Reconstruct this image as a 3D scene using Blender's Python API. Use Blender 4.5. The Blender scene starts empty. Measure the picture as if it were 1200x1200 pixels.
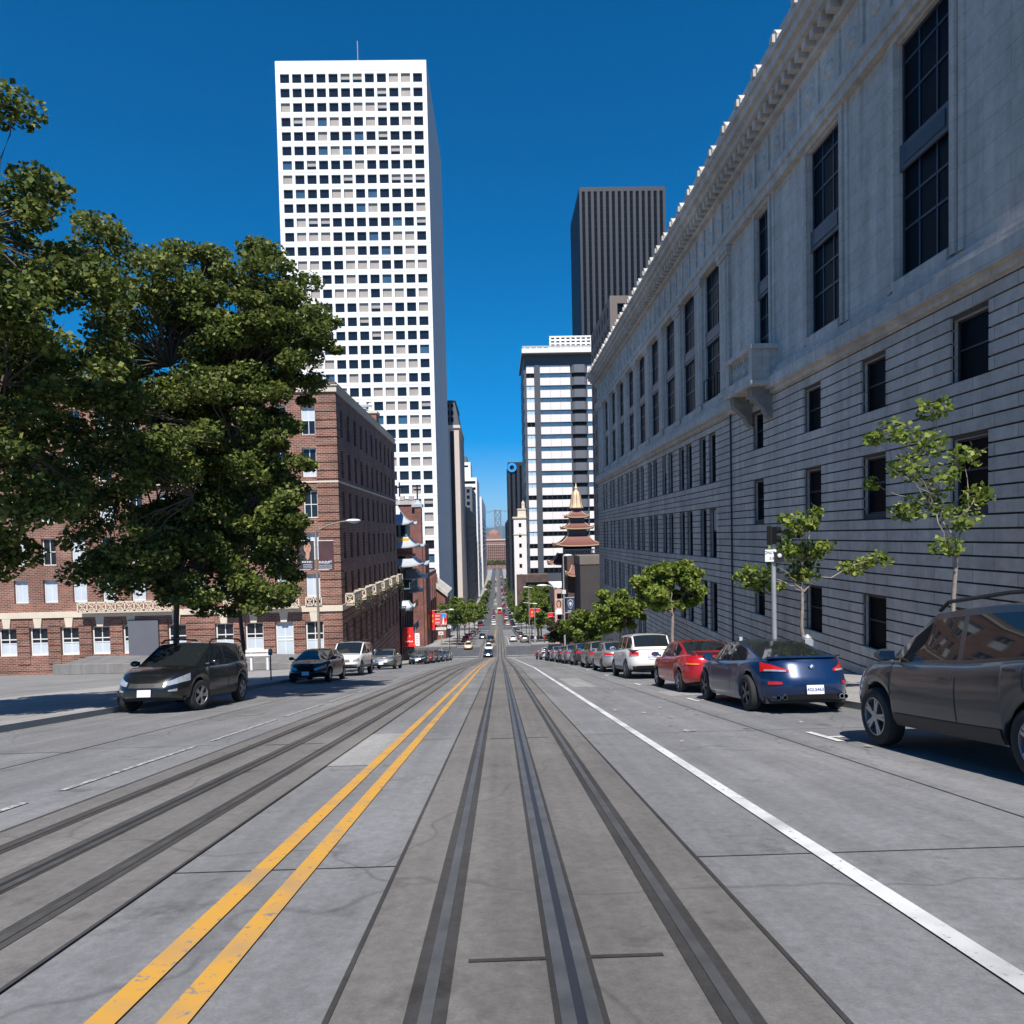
import bpy, bmesh, math, random
import numpy as np
from mathutils import Vector, Matrix, Euler
random.seed(7); rng = np.random.default_rng(7)
D = bpy.data; SC = bpy.context.scene; COL = SC.collection
rad = math.radians
# ------------------------------------------------------------------ camera, sky, sun, exposure
F, CX, CY = 820., 600., 656.6                     # focal length and principal point, in px of a 1200 px square
PSI, TH, RHO = rad(1.15), rad(-2.0), rad(-1.27)
camd = D.cameras.new('camera'); cam = D.objects.new('camera', camd); COL.objects.link(cam)
Rm = Matrix.Rotation(-PSI, 3, 'Z') @ Matrix.Rotation(math.pi/2+TH, 3, 'X') @ Matrix.Rotation(RHO, 3, 'Z')
cam.matrix_world = Rm.to_4x4()
camd.sensor_width = 36; camd.lens = 36*F/1200; camd.shift_y = (CY-600)/1200
camd.clip_start = .1; camd.clip_end = 60000
SC.camera = cam
AZ, EL = 0.5, 57.0                                # sun behind the camera, a touch to the right
W = D.worlds.new("World"); SC.world = W; W.use_nodes = True
nt = W.node_tree; bg = nt.nodes['Background']
sky = nt.nodes.new('ShaderNodeTexSky'); sky.sky_type = 'NISHITA'; sky.sun_disc = False
sky.sun_elevation = rad(EL); sky.sun_rotation = math.pi-rad(AZ); sky.altitude = 60
sky.air_density = 1.0; sky.dust_density = .02; sky.ozone_density = 4.5
hs_w = nt.nodes.new('ShaderNodeHueSaturation'); hs_w.inputs['Saturation'].default_value = 1.68; hs_w.inputs['Value'].default_value = 1.12   # deep clear-day blue
tcw = nt.nodes.new('ShaderNodeTexCoord'); sxw = nt.nodes.new('ShaderNodeSeparateXYZ'); nt.links.new(tcw.outputs['Generated'], sxw.inputs[0])
m1 = nt.nodes.new('ShaderNodeMapRange'); m1.inputs[1].default_value = 0; m1.inputs[2].default_value = .22; m1.inputs[3].default_value = 1.15; m1.inputs[4].default_value = 1.68
nt.links.new(sxw.outputs[2], m1.inputs[0]); nt.links.new(m1.outputs[0], hs_w.inputs['Saturation'])
m2 = nt.nodes.new('ShaderNodeMapRange'); m2.inputs[1].default_value = 0; m2.inputs[2].default_value = .25; nt.links.new(sxw.outputs[2], m2.inputs[0])
mxw = nt.nodes.new('ShaderNodeMix'); mxw.data_type = 'RGBA'; mxw.inputs[6].default_value = (.42, .66, 1.0, 1); mxw.inputs[7].default_value = (1, 1, 1, 1); nt.links.new(m2.outputs[0], mxw.inputs[0])
vmw = nt.nodes.new('ShaderNodeVectorMath'); vmw.operation = 'MULTIPLY'; nt.links.new(sky.outputs[0], vmw.inputs[0]); nt.links.new(mxw.outputs[2], vmw.inputs[1])
nt.links.new(vmw.outputs[0], hs_w.inputs['Color']); nt.links.new(hs_w.outputs[0], bg.inputs[0]); bg.inputs[1].default_value = .073
sl = D.lights.new('sun', 'SUN'); sl.energy = 5.0; sl.angle = rad(.5); sl.color = (1, .95, .87)
sun = D.objects.new('sun', sl); COL.objects.link(sun)
sun.rotation_euler = Vector((math.sin(rad(AZ))*math.cos(rad(EL)), -math.cos(rad(AZ))*math.cos(rad(EL)), math.sin(rad(EL)))).to_track_quat('Z', 'Y').to_euler()
SC.view_settings.view_transform = 'Standard'; SC.view_settings.look = 'None'
SC.view_settings.exposure = 0.52; SC.view_settings.gamma = 1
SC.cycles.max_bounces = 6; SC.cycles.diffuse_bounces = 3; SC.cycles.glossy_bounces = 3
SC.cycles.transparent_max_bounces = 8; SC.cycles.volume_bounces = 0
SC.cycles.use_denoising = True

# ------------------------------------------------------------------ ground height along the street
GY = [-400, -60, -20, 0, 42, 124, 128, 146, 277, 292, 420, 440, 560, 700, 900, 1150, 1300]
GZ = [8, 2.0, .5, -1.4, -7.99, -21.72, -22.1, -22.9, -37.2, -38, -45, -45.6, -49.5, -51.5, -53, -54, -56]
def g(y): return float(np.interp(y, GY, GZ))
def slope(y): return (g(y+1)-g(y-1))/2
def ray(px, py): return Rm @ Vector(((px-CX)/F, -(py-CY)/F, -1))
def at(px, py, Y): d = ray(px, py); return d*(Y/d.y)          # point of a pixel at distance Y along the street

# ------------------------------------------------------------------ materials
MATS = {}
def newmat(name):
    m = D.materials.new(name); m.use_nodes = True
    n = m.node_tree.nodes; b = n['Principled BSDF']
    return m, m.node_tree, b
def mat(name, col, rough=.7, metal=0., var=0., scale=1., bump=0., coat=0., spec=.5, emit=None, var2=0., scale2=.15, bscale=None, sx=1, sz=1):
    if name in MATS: return MATS[name]
    m, t, b = newmat(name); N, L = t.nodes.new, t.links.new
    b.inputs['Base Color'].default_value = (*col, 1); b.inputs['Roughness'].default_value = rough
    b.inputs['Metallic'].default_value = metal; b.inputs['Coat Weight'].default_value = coat
    b.inputs['Coat Roughness'].default_value = .04
    b.inputs['Specular IOR Level'].default_value = spec
    if var or var2 or bump:
        gp = N('ShaderNodeNewGeometry'); mp = N('ShaderNodeMapping'); mp.inputs['Scale'].default_value = (sx, sx, sz)
        L(gp.outputs['Position'], mp.inputs[0])
        last = None
        for v, s in ((var, scale), (var2, scale2)):
            if not v: continue
            nz = N('ShaderNodeTexNoise'); nz.inputs['Scale'].default_value = s; nz.inputs['Detail'].default_value = 5
            nz.inputs['Roughness'].default_value = .65
            L(mp.outputs[0], nz.inputs['Vector'])
            mr = N('ShaderNodeMapRange'); mr.inputs[1].default_value = .25; mr.inputs[2].default_value = .75
            mr.inputs[3].default_value = 1-v; mr.inputs[4].default_value = 1+v
            L(nz.outputs[0], mr.inputs[0])
            vm = N('ShaderNodeVectorMath'); vm.operation = 'SCALE'
            if last is None: vm.inputs[0].default_value = col
            else: L(last, vm.inputs[0])
            L(mr.outputs[0], vm.inputs['Scale']); last = vm.outputs[0]
        if last is not None: L(last, b.inputs['Base Color'])
        if bump:
            nz = N('ShaderNodeTexNoise'); nz.inputs['Scale'].default_value = bscale or scale*3; nz.inputs['Detail'].default_value = 4
            L(mp.outputs[0], nz.inputs['Vector'])
            bp = N('ShaderNodeBump'); bp.inputs['Strength'].default_value = bump; bp.inputs['Distance'].default_value = .03
            L(nz.outputs[0], bp.inputs['Height']); L(bp.outputs[0], b.inputs['Normal'])
    MATS[name] = m; return m
def brickmat(name, c1, c2, mortar, bw=.42, rh=.14, msize=.018, bump=.3):
    m, t, b = newmat(name); N, L = t.nodes.new, t.links.new
    gp = N('ShaderNodeNewGeometry'); sp = N('ShaderNodeSeparateXYZ'); L(gp.outputs['Position'], sp.inputs[0])
    ad = N('ShaderNodeMath'); L(sp.outputs[0], ad.inputs[0]); L(sp.outputs[1], ad.inputs[1])
    cb = N('ShaderNodeCombineXYZ'); L(ad.outputs[0], cb.inputs[0]); L(sp.outputs[2], cb.inputs[1])
    br = N('ShaderNodeTexBrick'); L(cb.outputs[0], br.inputs['Vector']); br.inputs['Scale'].default_value = 1
    br.inputs['Color1'].default_value = (*c1, 1); br.inputs['Color2'].default_value = (*c2, 1); br.inputs['Mortar'].default_value = (*mortar, 1)
    br.inputs['Brick Width'].default_value = bw; br.inputs['Row Height'].default_value = rh; br.inputs['Mortar Size'].default_value = msize
    br.inputs['Bias'].default_value = -.1
    nz = N('ShaderNodeTexNoise'); nz.inputs['Scale'].default_value = .5; nz.inputs['Detail'].default_value = 6; L(gp.outputs['Position'], nz.inputs['Vector'])
    mr = N('ShaderNodeMapRange'); mr.inputs[1].default_value = .3; mr.inputs[2].default_value = .7; mr.inputs[3].default_value = .72; mr.inputs[4].default_value = 1.25
    L(nz.outputs[0], mr.inputs[0])
    vm = N('ShaderNodeVectorMath'); vm.operation = 'SCALE'; L(br.outputs[0], vm.inputs[0]); L(mr.outputs[0], vm.inputs['Scale']); L(vm.outputs[0], b.inputs['Base Color'])
    bp = N('ShaderNodeBump'); bp.inputs['Strength'].default_value = bump; bp.inputs['Distance'].default_value = .02; bp.invert = True
    L(br.outputs['Fac'], bp.inputs['Height']); L(bp.outputs[0], b.inputs['Normal'])
    b.inputs['Roughness'].default_value = .85; MATS[name] = m; return m
def leafmat(name, ca, cb_, cc, trans=.35):
    m, t, b = newmat(name); N, L = t.nodes.new, t.links.new
    gp = N('ShaderNodeNewGeometry'); cr = N('ShaderNodeValToRGB'); e = cr.color_ramp.elements
    e[0].color = (*ca, 1); e[1].color = (*cc, 1); x = e.new(.55); x.color = (*cb_, 1)
    L(gp.outputs['Random Per Island'], cr.inputs[0]); L(cr.outputs[0], b.inputs['Base Color'])
    b.inputs['Roughness'].default_value = .5; b.inputs['Specular IOR Level'].default_value = .25
    tr = N('ShaderNodeBsdfTranslucent'); L(cr.outputs[0], tr.inputs[0]); mx = N('ShaderNodeMixShader'); mx.inputs[0].default_value = trans
    L(b.outputs[0], mx.inputs[1]); L(tr.outputs[0], mx.inputs[2]); L(mx.outputs[0], t.nodes['Material Output'].inputs[0])
    MATS[name] = m; return m

def roadmat(name, col, crack=.5, patchv=.12):
    m, t, b = newmat(name); N, L = t.nodes.new, t.links.new
    gp = N('ShaderNodeNewGeometry'); P = gp.outputs['Position']
    def noise(s, d=5, sc=(1, 1, 1)):
        mp = N('ShaderNodeMapping'); mp.inputs['Scale'].default_value = sc; L(P, mp.inputs[0])
        n = N('ShaderNodeTexNoise'); n.inputs['Scale'].default_value = s; n.inputs['Detail'].default_value = d; n.inputs['Roughness'].default_value = .7
        L(mp.outputs[0], n.inputs['Vector']); return n.outputs[0]
    def rng_(src, a, b2, c, d):
        r = N('ShaderNodeMapRange'); r.inputs[1].default_value = a; r.inputs[2].default_value = b2; r.inputs[3].default_value = c; r.inputs[4].default_value = d
        L(src, r.inputs[0]); return r.outputs[0]
    def mul(a, b2):
        x = N('ShaderNodeMath'); x.operation = 'MULTIPLY'; L(a, x.inputs[0]); L(b2, x.inputs[1]); return x.outputs[0]
    f = mul(rng_(noise(14, 8), .3, .7, .80, 1.17), rng_(noise(75, 3), .3, .7, .88, 1.1))
    f = mul(f, rng_(noise(.35, 4), .3, .7, 1-patchv, 1+patchv))
    f = mul(f, rng_(noise(1.2, 4, (1.6, .06, .06)), .33, .66, .80, 1.08))       # tyre wear along the lane
    vo = N('ShaderNodeTexVoronoi'); vo.feature = 'DISTANCE_TO_EDGE'; vo.inputs['Scale'].default_value = .22
    wn = N('ShaderNodeTexNoise'); wn.inputs['Scale'].default_value = .9; L(P, wn.inputs['Vector'])
    mxv = N('ShaderNodeVectorMath'); mxv.operation = 'ADD'; L(P, mxv.inputs[0]); L(wn.outputs['Color'], mxv.inputs[1]); L(mxv.outputs[0], vo.inputs['Vector'])
    f = mul(f, rng_(vo.outputs['Distance'], 0, .006, 1-crack*.5, 1))
    f = mul(f, rng_(noise(1.7, 4), .60, .72, 1, .66))                            # oil spots
    vm = N('ShaderNodeVectorMath'); vm.operation = 'SCALE'; vm.inputs[0].default_value = col; L(f, vm.inputs['Scale']); L(vm.outputs[0], b.inputs['Base Color'])
    b.inputs['Roughness'].default_value = .85; b.inputs['Specular IOR Level'].default_value = .3
    bp = N('ShaderNodeBump'); bp.inputs['Strength'].default_value = .25; bp.inputs['Distance'].default_value = .01; L(noise(60, 3), bp.inputs['Height']); L(bp.outputs[0], b.inputs['Normal'])
    MATS[name] = m; return m

M = {}
M['road'] = roadmat('road_concrete', (.186, .185, .189), .6, .18); M['asphalt'] = roadmat('asphalt', (.085, .088, .10), .3)
M['trackbed'] = roadmat('track_concrete', (.156, .145, .137), .5, .2)
M['tar'] = roadmat('tar_strip', (.05, .048, .047), .2, .35)
M['walk'] = roadmat('sidewalk_concrete', (.30, .29, .28), .4); M['earth'] = roadmat('ground_paving', (.22, .215, .21), .4)
M['kerb'] = mat('kerb_stone', (.30, .29, .28), .85, var=.15, scale=2)
def paintmat(name, col, wear, under=(.17, .168, .17)):
    m, t, b = newmat(name); N, L = t.nodes.new, t.links.new; gp = N('ShaderNodeNewGeometry')
    def nz(sc, d, lo, hi, a, c):
        n = N('ShaderNodeTexNoise'); n.inputs['Scale'].default_value = sc; n.inputs['Detail'].default_value = d; n.inputs['Roughness'].default_value = .7; L(gp.outputs['Position'], n.inputs['Vector'])
        r = N('ShaderNodeMapRange'); r.inputs[1].default_value = lo; r.inputs[2].default_value = hi; r.inputs[3].default_value = a; r.inputs[4].default_value = c; L(n.outputs[0], r.inputs[0]); return r.outputs[0]
    a1 = nz(16, 8, .50-wear, .58-wear, 0, 1); a2 = nz(1.3, 3, .30, .55, .45, 1)
    mu = N('ShaderNodeMath'); mu.operation = 'MULTIPLY'; L(a1, mu.inputs[0]); L(a2, mu.inputs[1])
    mx = N('ShaderNodeMix'); mx.data_type = 'RGBA'; mx.inputs[6].default_value = (*under, 1); mx.inputs[7].default_value = (*col, 1); L(mu.outputs[0], mx.inputs[0]); L(mx.outputs[2], b.inputs['Base Color'])
    b.inputs['Roughness'].default_value = .8; MATS[name] = m; return m
M['white_line'] = paintmat('white_road_paint', (.58, .58, .57), .17); M['worn_line'] = paintmat('worn_white_paint', (.46, .46, .46), .03); M['yellow_line'] = paintmat('yellow_road_paint', (.52, .27, .04), .15)
M['steel'] = mat('rail_steel', (.15, .145, .14), .42, .6, var=.35, scale=4); M['slot'] = mat('slot_dark', (.03, .032, .04), .5, .3)
def stonemat(name, col, bw, rh, off, joint=.0, mort=.55, v=.09):
    m, t, b = newmat(name); N, L = t.nodes.new, t.links.new
    gp = N('ShaderNodeNewGeometry'); sp = N('ShaderNodeSeparateXYZ'); L(gp.outputs['Position'], sp.inputs[0])
    ad = N('ShaderNodeMath'); L(sp.outputs[0], ad.inputs[0]); L(sp.outputs[1], ad.inputs[1]); az = N('ShaderNodeMath'); L(sp.outputs[2], az.inputs[0]); az.inputs[1].default_value = off
    cb = N('ShaderNodeCombineXYZ'); L(ad.outputs[0], cb.inputs[0]); L(az.outputs[0], cb.inputs[1])
    br = N('ShaderNodeTexBrick'); L(cb.outputs[0], br.inputs['Vector']); br.inputs['Scale'].default_value = 1; br.inputs['Brick Width'].default_value = bw; br.inputs['Row Height'].default_value = rh; br.inputs['Mortar Size'].default_value = joint; br.offset_frequency = 2
    for k, f in (('Color1', 1-v), ('Color2', 1+v), ('Mortar', mort)): br.inputs[k].default_value = (col[0]*f, col[1]*f, col[2]*f, 1)
    last = br.outputs[0]
    for sc, s3, lo, hi in ((1.0, (1.3, 1.3, .07), .74, 1.12), (3.5, (1, 1, 1), .86, 1.12), (.12, (1, 1, 1), .84, 1.14)):
        mp = N('ShaderNodeMapping'); mp.inputs['Scale'].default_value = s3; L(gp.outputs['Position'], mp.inputs[0]); nz = N('ShaderNodeTexNoise'); nz.inputs['Scale'].default_value = sc; nz.inputs['Detail'].default_value = 6; nz.inputs['Roughness'].default_value = .65; L(mp.outputs[0], nz.inputs['Vector'])
        mr = N('ShaderNodeMapRange'); mr.inputs[1].default_value = .3; mr.inputs[2].default_value = .68; mr.inputs[3].default_value = lo; mr.inputs[4].default_value = hi; L(nz.outputs[0], mr.inputs[0])
        vm = N('ShaderNodeVectorMath'); vm.operation = 'SCALE'; L(last, vm.inputs[0]); L(mr.outputs[0], vm.inputs['Scale']); last = vm.outputs[0]
    L(last, b.inputs['Base Color']); nz = N('ShaderNodeTexNoise'); nz.inputs['Scale'].default_value = 14; nz.inputs['Detail'].default_value = 5; L(gp.outputs['Position'], nz.inputs['Vector'])
    bp = N('ShaderNodeBump'); bp.inputs['Strength'].default_value = .35; bp.inputs['Distance'].default_value = .02; L(nz.outputs[0], bp.inputs['Height']); L(bp.outputs[0], b.inputs['Normal'])
    b.inputs['Roughness'].default_value = .85; b.inputs['Specular IOR Level'].default_value = .2; MATS[name] = m; return m
M['stone'] = stonemat('grey_stone_blocks', (.45, .41, .365), 1.55, .346, 17.02, .012)
M['stone2'] = stonemat('grey_stone_ashlar', (.475, .44, .40), 1.9, .62, .05, .010, .72, .05)
M['stone_dirty'] = mat('weathered_stone', (.20, .19, .175), .9, var=.35, scale=2.5, bump=.3)
M['stone_back'] = mat('stone_joint', (.055, .052, .05), .9)
M['brick'] = brickmat('red_brick', (.25, .084, .054), (.105, .036, .027), (.32, .24, .19), .5, .17, .026, .5)
M['brick2'] = brickmat('church_brick', (.22, .075, .058), (.14, .048, .04), (.2, .13, .11), .5, .2)
M['brick3'] = brickmat('brown_brick', (.10, .058, .046), (.07, .042, .036), (.08, .06, .05), .5, .2)
M['brick_far'] = brickmat('far_brick', (.28, .13, .095), (.22, .10, .08), (.26, .17, .13), 3, 1.2, .15)
M['cream'] = mat('cream_stone', (.62, .54, .43), .75, var=.08, scale=1.5, var2=.08)
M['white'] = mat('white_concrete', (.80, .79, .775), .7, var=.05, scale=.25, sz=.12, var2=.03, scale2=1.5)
M['white_shaded'] = mat('white_concrete_shaded', (.40, .40, .41), .65, var=.05, scale=.3)  # same white concrete, shade of the street side put into the colour
M['joint'] = mat('panel_joint', (.35, .35, .36), .8)
M['frame'] = mat('white_window_frame', (.72, .72, .70), .5); M['dframe'] = mat('dark_window_frame', (.03, .035, .05), .4, .2)
M['gframe'] = mat('grey_metal_frame', (.10, .11, .13), .45, .3)
M['glass'] = mat('dark_glass', (.012, .016, .024), .06, spec=.5); M['glass_blue'] = mat('blue_glass', (.05, .10, .16), .05, spec=.9, var=.3, scale=.3)
M['glass_sky'] = mat('pale_sky_glass', (.42, .55, .68), .15, spec=.8, var=.2, scale=.5)
M['glass_black'] = mat('black_glass', (.003, .004, .006), .4, spec=.06)
M['blind'] = mat('beige_blind', (.36, .32, .29), .7, var=.12, scale=.4); M['wblind'] = mat('white_blind', (.52, .58, .64), .6, var=.08, scale=1)
M['roofgrey'] = mat('flat_roof', (.2, .2, .2), .9); M['dgrey'] = mat('dark_grey_panel', (.065, .07, .085), .5, var=.1, scale=.5)
M['mgrey'] = mat('mid_grey_panel', (.12, .125, .145), .5, var=.06, scale=.5)
M['pinkwhite'] = mat('pale_panel', (.74, .69, .67), .6, var=.04, scale=.3); M['soffit'] = mat('brown_soffit', (.09, .08, .065), .8)
M['tile_grey'] = mat('grey_glazed_tile', (.36, .40, .44), .5, var=.15, scale=4); M['tile_red'] = mat('red_roof_tile', (.15, .05, .04), .6, var=.2, scale=4)
M['tile_trim'] = mat('cream_tile_trim', (.44, .31, .20), .6); M['gold'] = mat('gold_paint', (.62, .49, .31), .5, var=.12, scale=2)
M['yellow'] = mat('yellow_ochre_paint', (.70, .40, .06), .6); M['teal'] = mat('teal_paint', (.10, .20, .24), .6); M['red'] = mat('red_paint', (.62, .025, .02), .5)
M['sred'] = mat('red_sign_cloth', (.70, .02, .025), .6); M['navy'] = mat('navy_cloth', (.02, .04, .11), .7)
M['pole'] = mat('galvanised_pole', (.40, .41, .42), .5, .5, var=.15, scale=3); M['brown_pole'] = mat('weathered_pole', (.22, .18, .15), .7, .1, var=.2, scale=3)
M['black'] = mat('matt_black', (.005, .005, .006), .8, spec=.15); M['lampw'] = mat('lamp_housing', (.62, .62, .60), .5)
M['signw'] = mat('white_sign', (.78, .78, .78), .5); M['pink'] = mat('pink_stucco', (.52, .30, .25), .85, var=.1, scale=1)
M['skin'] = mat('skin_tone', (.55, .34, .25), .6); M['poster'] = mat('dark_poster', (.045, .035, .045), .6, var=.3, scale=1); M['poster2'] = mat('maroon_poster', (.075, .035, .04), .6, var=.3, scale=1)
M['tyre'] = mat('tyre_rubber', (.018, .018, .019), .85); M['rim'] = mat('alloy_rim', (.42, .43, .45), .35, .8); M['rim_dark'] = mat('dark_alloy', (.10, .10, .11), .35, .8)
M['cglass'] = mat('car_glass', (.012, .015, .017), .03, spec=.6); M['trim'] = mat('black_trim', (.015, .015, .016), .5)
M['chrome'] = mat('chrome', (.7, .7, .7), .12, 1.); M['tail'] = mat('tail_light_red', (.5, .012, .012), .15, coat=1); M['head'] = mat('head_light', (.42, .45, .48), .08, .4, coat=1, var=.3, scale=14)
M['amber'] = mat('amber_lens', (.6, .22, .03), .2, coat=1); M['plate'] = mat('number_plate', (.72, .74, .78), .4); M['platetxt'] = mat('plate_blue', (.02, .04, .20), .5)
M['bark'] = mat('bark', (.10, .075, .06), .9, var=.3, scale=6, bump=.5); M['bark_pale'] = mat('pale_bark', (.24, .20, .17), .9, var=.3, scale=8, bump=.4)
M['leaf_dark'] = leafmat('plane_leaves', (.036, .056, .011), (.105, .142, .028), (.27, .29, .08), .38)
M['leaf_lime'] = leafmat('bright_leaves', (.06, .10, .012), (.16, .215, .03), (.32, .36, .09), .4)
M['leaf_mid'] = leafmat('street_leaves', (.05, .085, .012), (.125, .18, .026), (.25, .29, .07), .4)
M['leaf_olive'] = leafmat('olive_leaves', (.025, .028, .010), (.05, .05, .018), (.08, .07, .03), .3)
M['vine'] = leafmat('vine_leaves', (.06, .07, .03), (.14, .13, .07), (.30, .27, .19), .3)
M['water'] = mat('bay_water', (.03, .09, .16), .25, var=.2, scale=.01); M['hill'] = mat('hill_scrub', (.06, .085, .07), .9, var=.3, scale=.004)
M['bridge'] = mat('bridge_steel', (.16, .18, .21), .6)
M['logo'] = mat('blue_logo', (.02, .30, .75), .5)
def paint(name, col, metal=.35, rough=.32):
    m = mat('paint_'+name, col, rough, metal, coat=.8); m.node_tree.nodes['Principled BSDF'].inputs['Coat Roughness'].default_value = .11; return m

# ------------------------------------------------------------------ mesh builder
class MB:
    def __init__(s): s.v, s.f, s.m, s.mats = [], [], [], []
    def mi(s, m):
        if isinstance(m, str): m = M[m]
        if m not in s.mats: s.mats.append(m)
        return s.mats.index(m)
    def poly(s, pts, m):
        k = len(s.v); s.v += [tuple(p) for p in pts]; s.f.append(tuple(range(k, k+len(pts)))); s.m.append(s.mi(m))
    def grid(s, rows, m, closed=False):
        k = len(s.v); n = len(rows[0]); i = s.mi(m)
        for r in rows: s.v += [tuple(p) for p in r]
        for a in range(len(rows)-1):
            for b in range(n if closed else n-1):
                c = (b+1) % n
                s.f.append((k+a*n+b, k+a*n+c, k+(a+1)*n+c, k+(a+1)*n+b)); s.m.append(i)
    def box(s, x0, x1, y0, y1, z0, z1, m):
        k = len(s.v); i = s.mi(m)
        s.v += [(x, y, z) for z in (z0, z1) for y in (y0, y1) for x in (x0, x1)]
        for q in ((0, 2, 3, 1), (4, 5, 7, 6), (0, 1, 5, 4), (2, 6, 7, 3), (0, 4, 6, 2), (1, 3, 7, 5)):
            s.f.append(tuple(k+j for j in q)); s.m.append(i)
    def slab(s, x0, x1, ys, zlo, zhi, m):           # box that follows the ground: zlo/zhi functions of y
        ys = list(ys)
        ring = lambda y: [(x0, y, zhi(y)), (x1, y, zhi(y)), (x1, y, zlo(y)), (x0, y, zlo(y))]
        s.grid([ring(y) for y in ys], m, True); s.poly(ring(ys[0]), m); s.poly(ring(ys[-1]), m)
    def tube(s, pts, rs, n=8, m='pole', caps=True):
        pts = [Vector(p) for p in pts]; rs = rs if hasattr(rs, '__len__') else [rs]*len(pts)
        rows = []; up = Vector((0, 0, 1))
        for i, p in enumerate(pts):
            d = (pts[min(i+1, len(pts)-1)]-pts[max(i-1, 0)]).normalized()
            a = d.cross(up if abs(d.z) < .95 else Vector((1, 0, 0))).normalized(); b = d.cross(a)
            rows.append([p+(a*math.cos(t)+b*math.sin(t))*rs[i] for t in [2*math.pi*j/n for j in range(n)]])
        s.grid(rows, m, True)
        if caps: s.poly(rows[0], m); s.poly(rows[-1], m)
    def lathe(s, prof, c=(0, 0, 0), n=24, m='pole', axis='z'):
        rows = []
        for r, h in prof:
            row = []
            for j in range(n):
                t = 2*math.pi*j/n; a, b = r*math.cos(t), r*math.sin(t)
                p = (a, b, h) if axis == 'z' else ((h, a, b) if axis == 'x' else (a, h, b))
                row.append((c[0]+p[0], c[1]+p[1], c[2]+p[2]))
            rows.append(row)
        s.grid(rows, m, True)
    def ball(s, c, r, n=12, k=7, m='pole'):
        s.lathe2(c, r, n, k, m)
    def lathe2(s, c, r, n, k, m):
        rows = []
        for i in range(k+1):
            a = -math.pi/2+math.pi*i/k
            rows.append([(c[0]+r[0]*math.cos(a)*math.cos(2*math.pi*j/n), c[1]+r[1]*math.cos(a)*math.sin(2*math.pi*j/n), c[2]+r[2]*math.sin(a)) for j in range(n)])
        s.grid(rows, m, True)
    def prism(s, pts, off, m):                       # polygon extruded by vector off
        a = [Vector(p) for p in pts]; b = [p+Vector(off) for p in a]
        s.poly(a, m); s.poly(b, m); s.grid([a, b], m, True)
    def mesh(s, name, smooth=False, origin=(0, 0, 0), sharp=35):
        me = D.meshes.new(name); o = Vector(origin)
        me.from_pydata([(p[0]-o.x, p[1]-o.y, p[2]-o.z) for p in s.v], [], s.f)
        for m in s.mats: me.materials.append(m)
        me.polygons.foreach_set('material_index', s.m)
        if smooth:
            bm = bmesh.new(); bm.from_mesh(me); bmesh.ops.remove_doubles(bm, verts=bm.verts, dist=1e-4)
            bmesh.ops.recalc_face_normals(bm, faces=bm.faces); bm.to_mesh(me); bm.free()
            me.polygons.foreach_set('use_smooth', [True]*len(me.polygons)); me.set_sharp_from_angle(angle=rad(sharp))
        me.update(); return me
    def build(s, name, parent=None, smooth=False, sharp=35):      # vertices are in world space; the origin goes to the parent's
        o = wloc(parent)
        ob = D.objects.new(name, s.mesh(name, smooth, o, sharp)); COL.objects.link(ob); ob.parent = parent
        return ob
    def local(s, name, parent=None, loc=(0, 0, 0), smooth=False, sharp=35, rot=(0, 0, 0)):
        ob = D.objects.new(name, s.mesh(name, smooth, sharp=sharp)); COL.objects.link(ob); ob.parent = parent; ob.location = loc; ob.rotation_euler = rot
        return ob
def wloc(o):
    p = Vector((0, 0, 0))
    while o: p += o.location; o = o.parent
    return p
def put(name, mesh, parent=None, loc=(0, 0, 0), rot=(0, 0, 0), world=False):
    ob = D.objects.new(name, mesh); COL.objects.link(ob); ob.parent = parent
    ob.location = Vector(loc)-wloc(parent) if world else loc; ob.rotation_euler = rot; return ob
def tag(o, label=None, cat=None, group=None, kind=None):
    for k, v in (('label', label), ('category', cat), ('group', group), ('kind', kind)):
        if v: o[k] = v
    return o
def thing(name, label, cat, loc=(0, 0, 0), group=None, rot=(0, 0, 0)):
    o = D.objects.new(name, None); COL.objects.link(o); o.location = loc; o.rotation_euler = rot; o.empty_display_size = .3
    return tag(o, label, cat, group)
def struct(name, mb): return tag(mb.build(name), kind='structure')
def text_mesh(txt, size, material, depth=.004):
    cu = D.curves.new('lettering', 'FONT'); cu.body = txt; cu.size = size; cu.align_x = 'CENTER'; cu.align_y = 'CENTER'; cu.extrude = depth
    ob = D.objects.new('lettering', cu); COL.objects.link(ob)
    me = D.meshes.new_from_object(ob.evaluated_get(bpy.context.evaluated_depsgraph_get()))
    D.objects.remove(ob); me.materials.clear(); me.materials.append(material); return me

# ------------------------------------------------------------------ setting: ground, road, tracks, pavements
def yrange(a, b, near=2., far=20.):
    ys = [a]; y = a
    while y < b:
        y += near if y < 60 else (5. if y < 300 else far); ys.append(min(y, b))
    return sorted(set(ys+[k for k in GY if a < k < b]))
def sheet(mb, x0, x1, a, b, dz, m):
    mb.grid([[(x0, y, g(y)+dz), (x1, y, g(y)+dz)] for y in yrange(a, b)], m)
mb = MB(); ys = [-400, -200, -100]+yrange(-60, 1290)
xs = [-900, -300, -100, -50, -15.5, -9.35, 6.8, 12, 50, 100, 300, 900]
mb.grid([[(x, y, g(y)-.03) for x in xs] for y in ys], 'earth'); mb.poly([(-900, 1290, -60), (900, 1290, -60), (900, 1290, g(1290)-.03), (-900, 1290, g(1290)-.03)], 'earth')
struct('ground', mb)
RL, RR = -9.35, 6.8
mb = MB(); sheet(mb, RL, RR, -60, 276, 0, 'road'); sheet(mb, RL, RR, 276, 1200, 0, 'asphalt'); struct('road', mb)
mb = MB()
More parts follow.
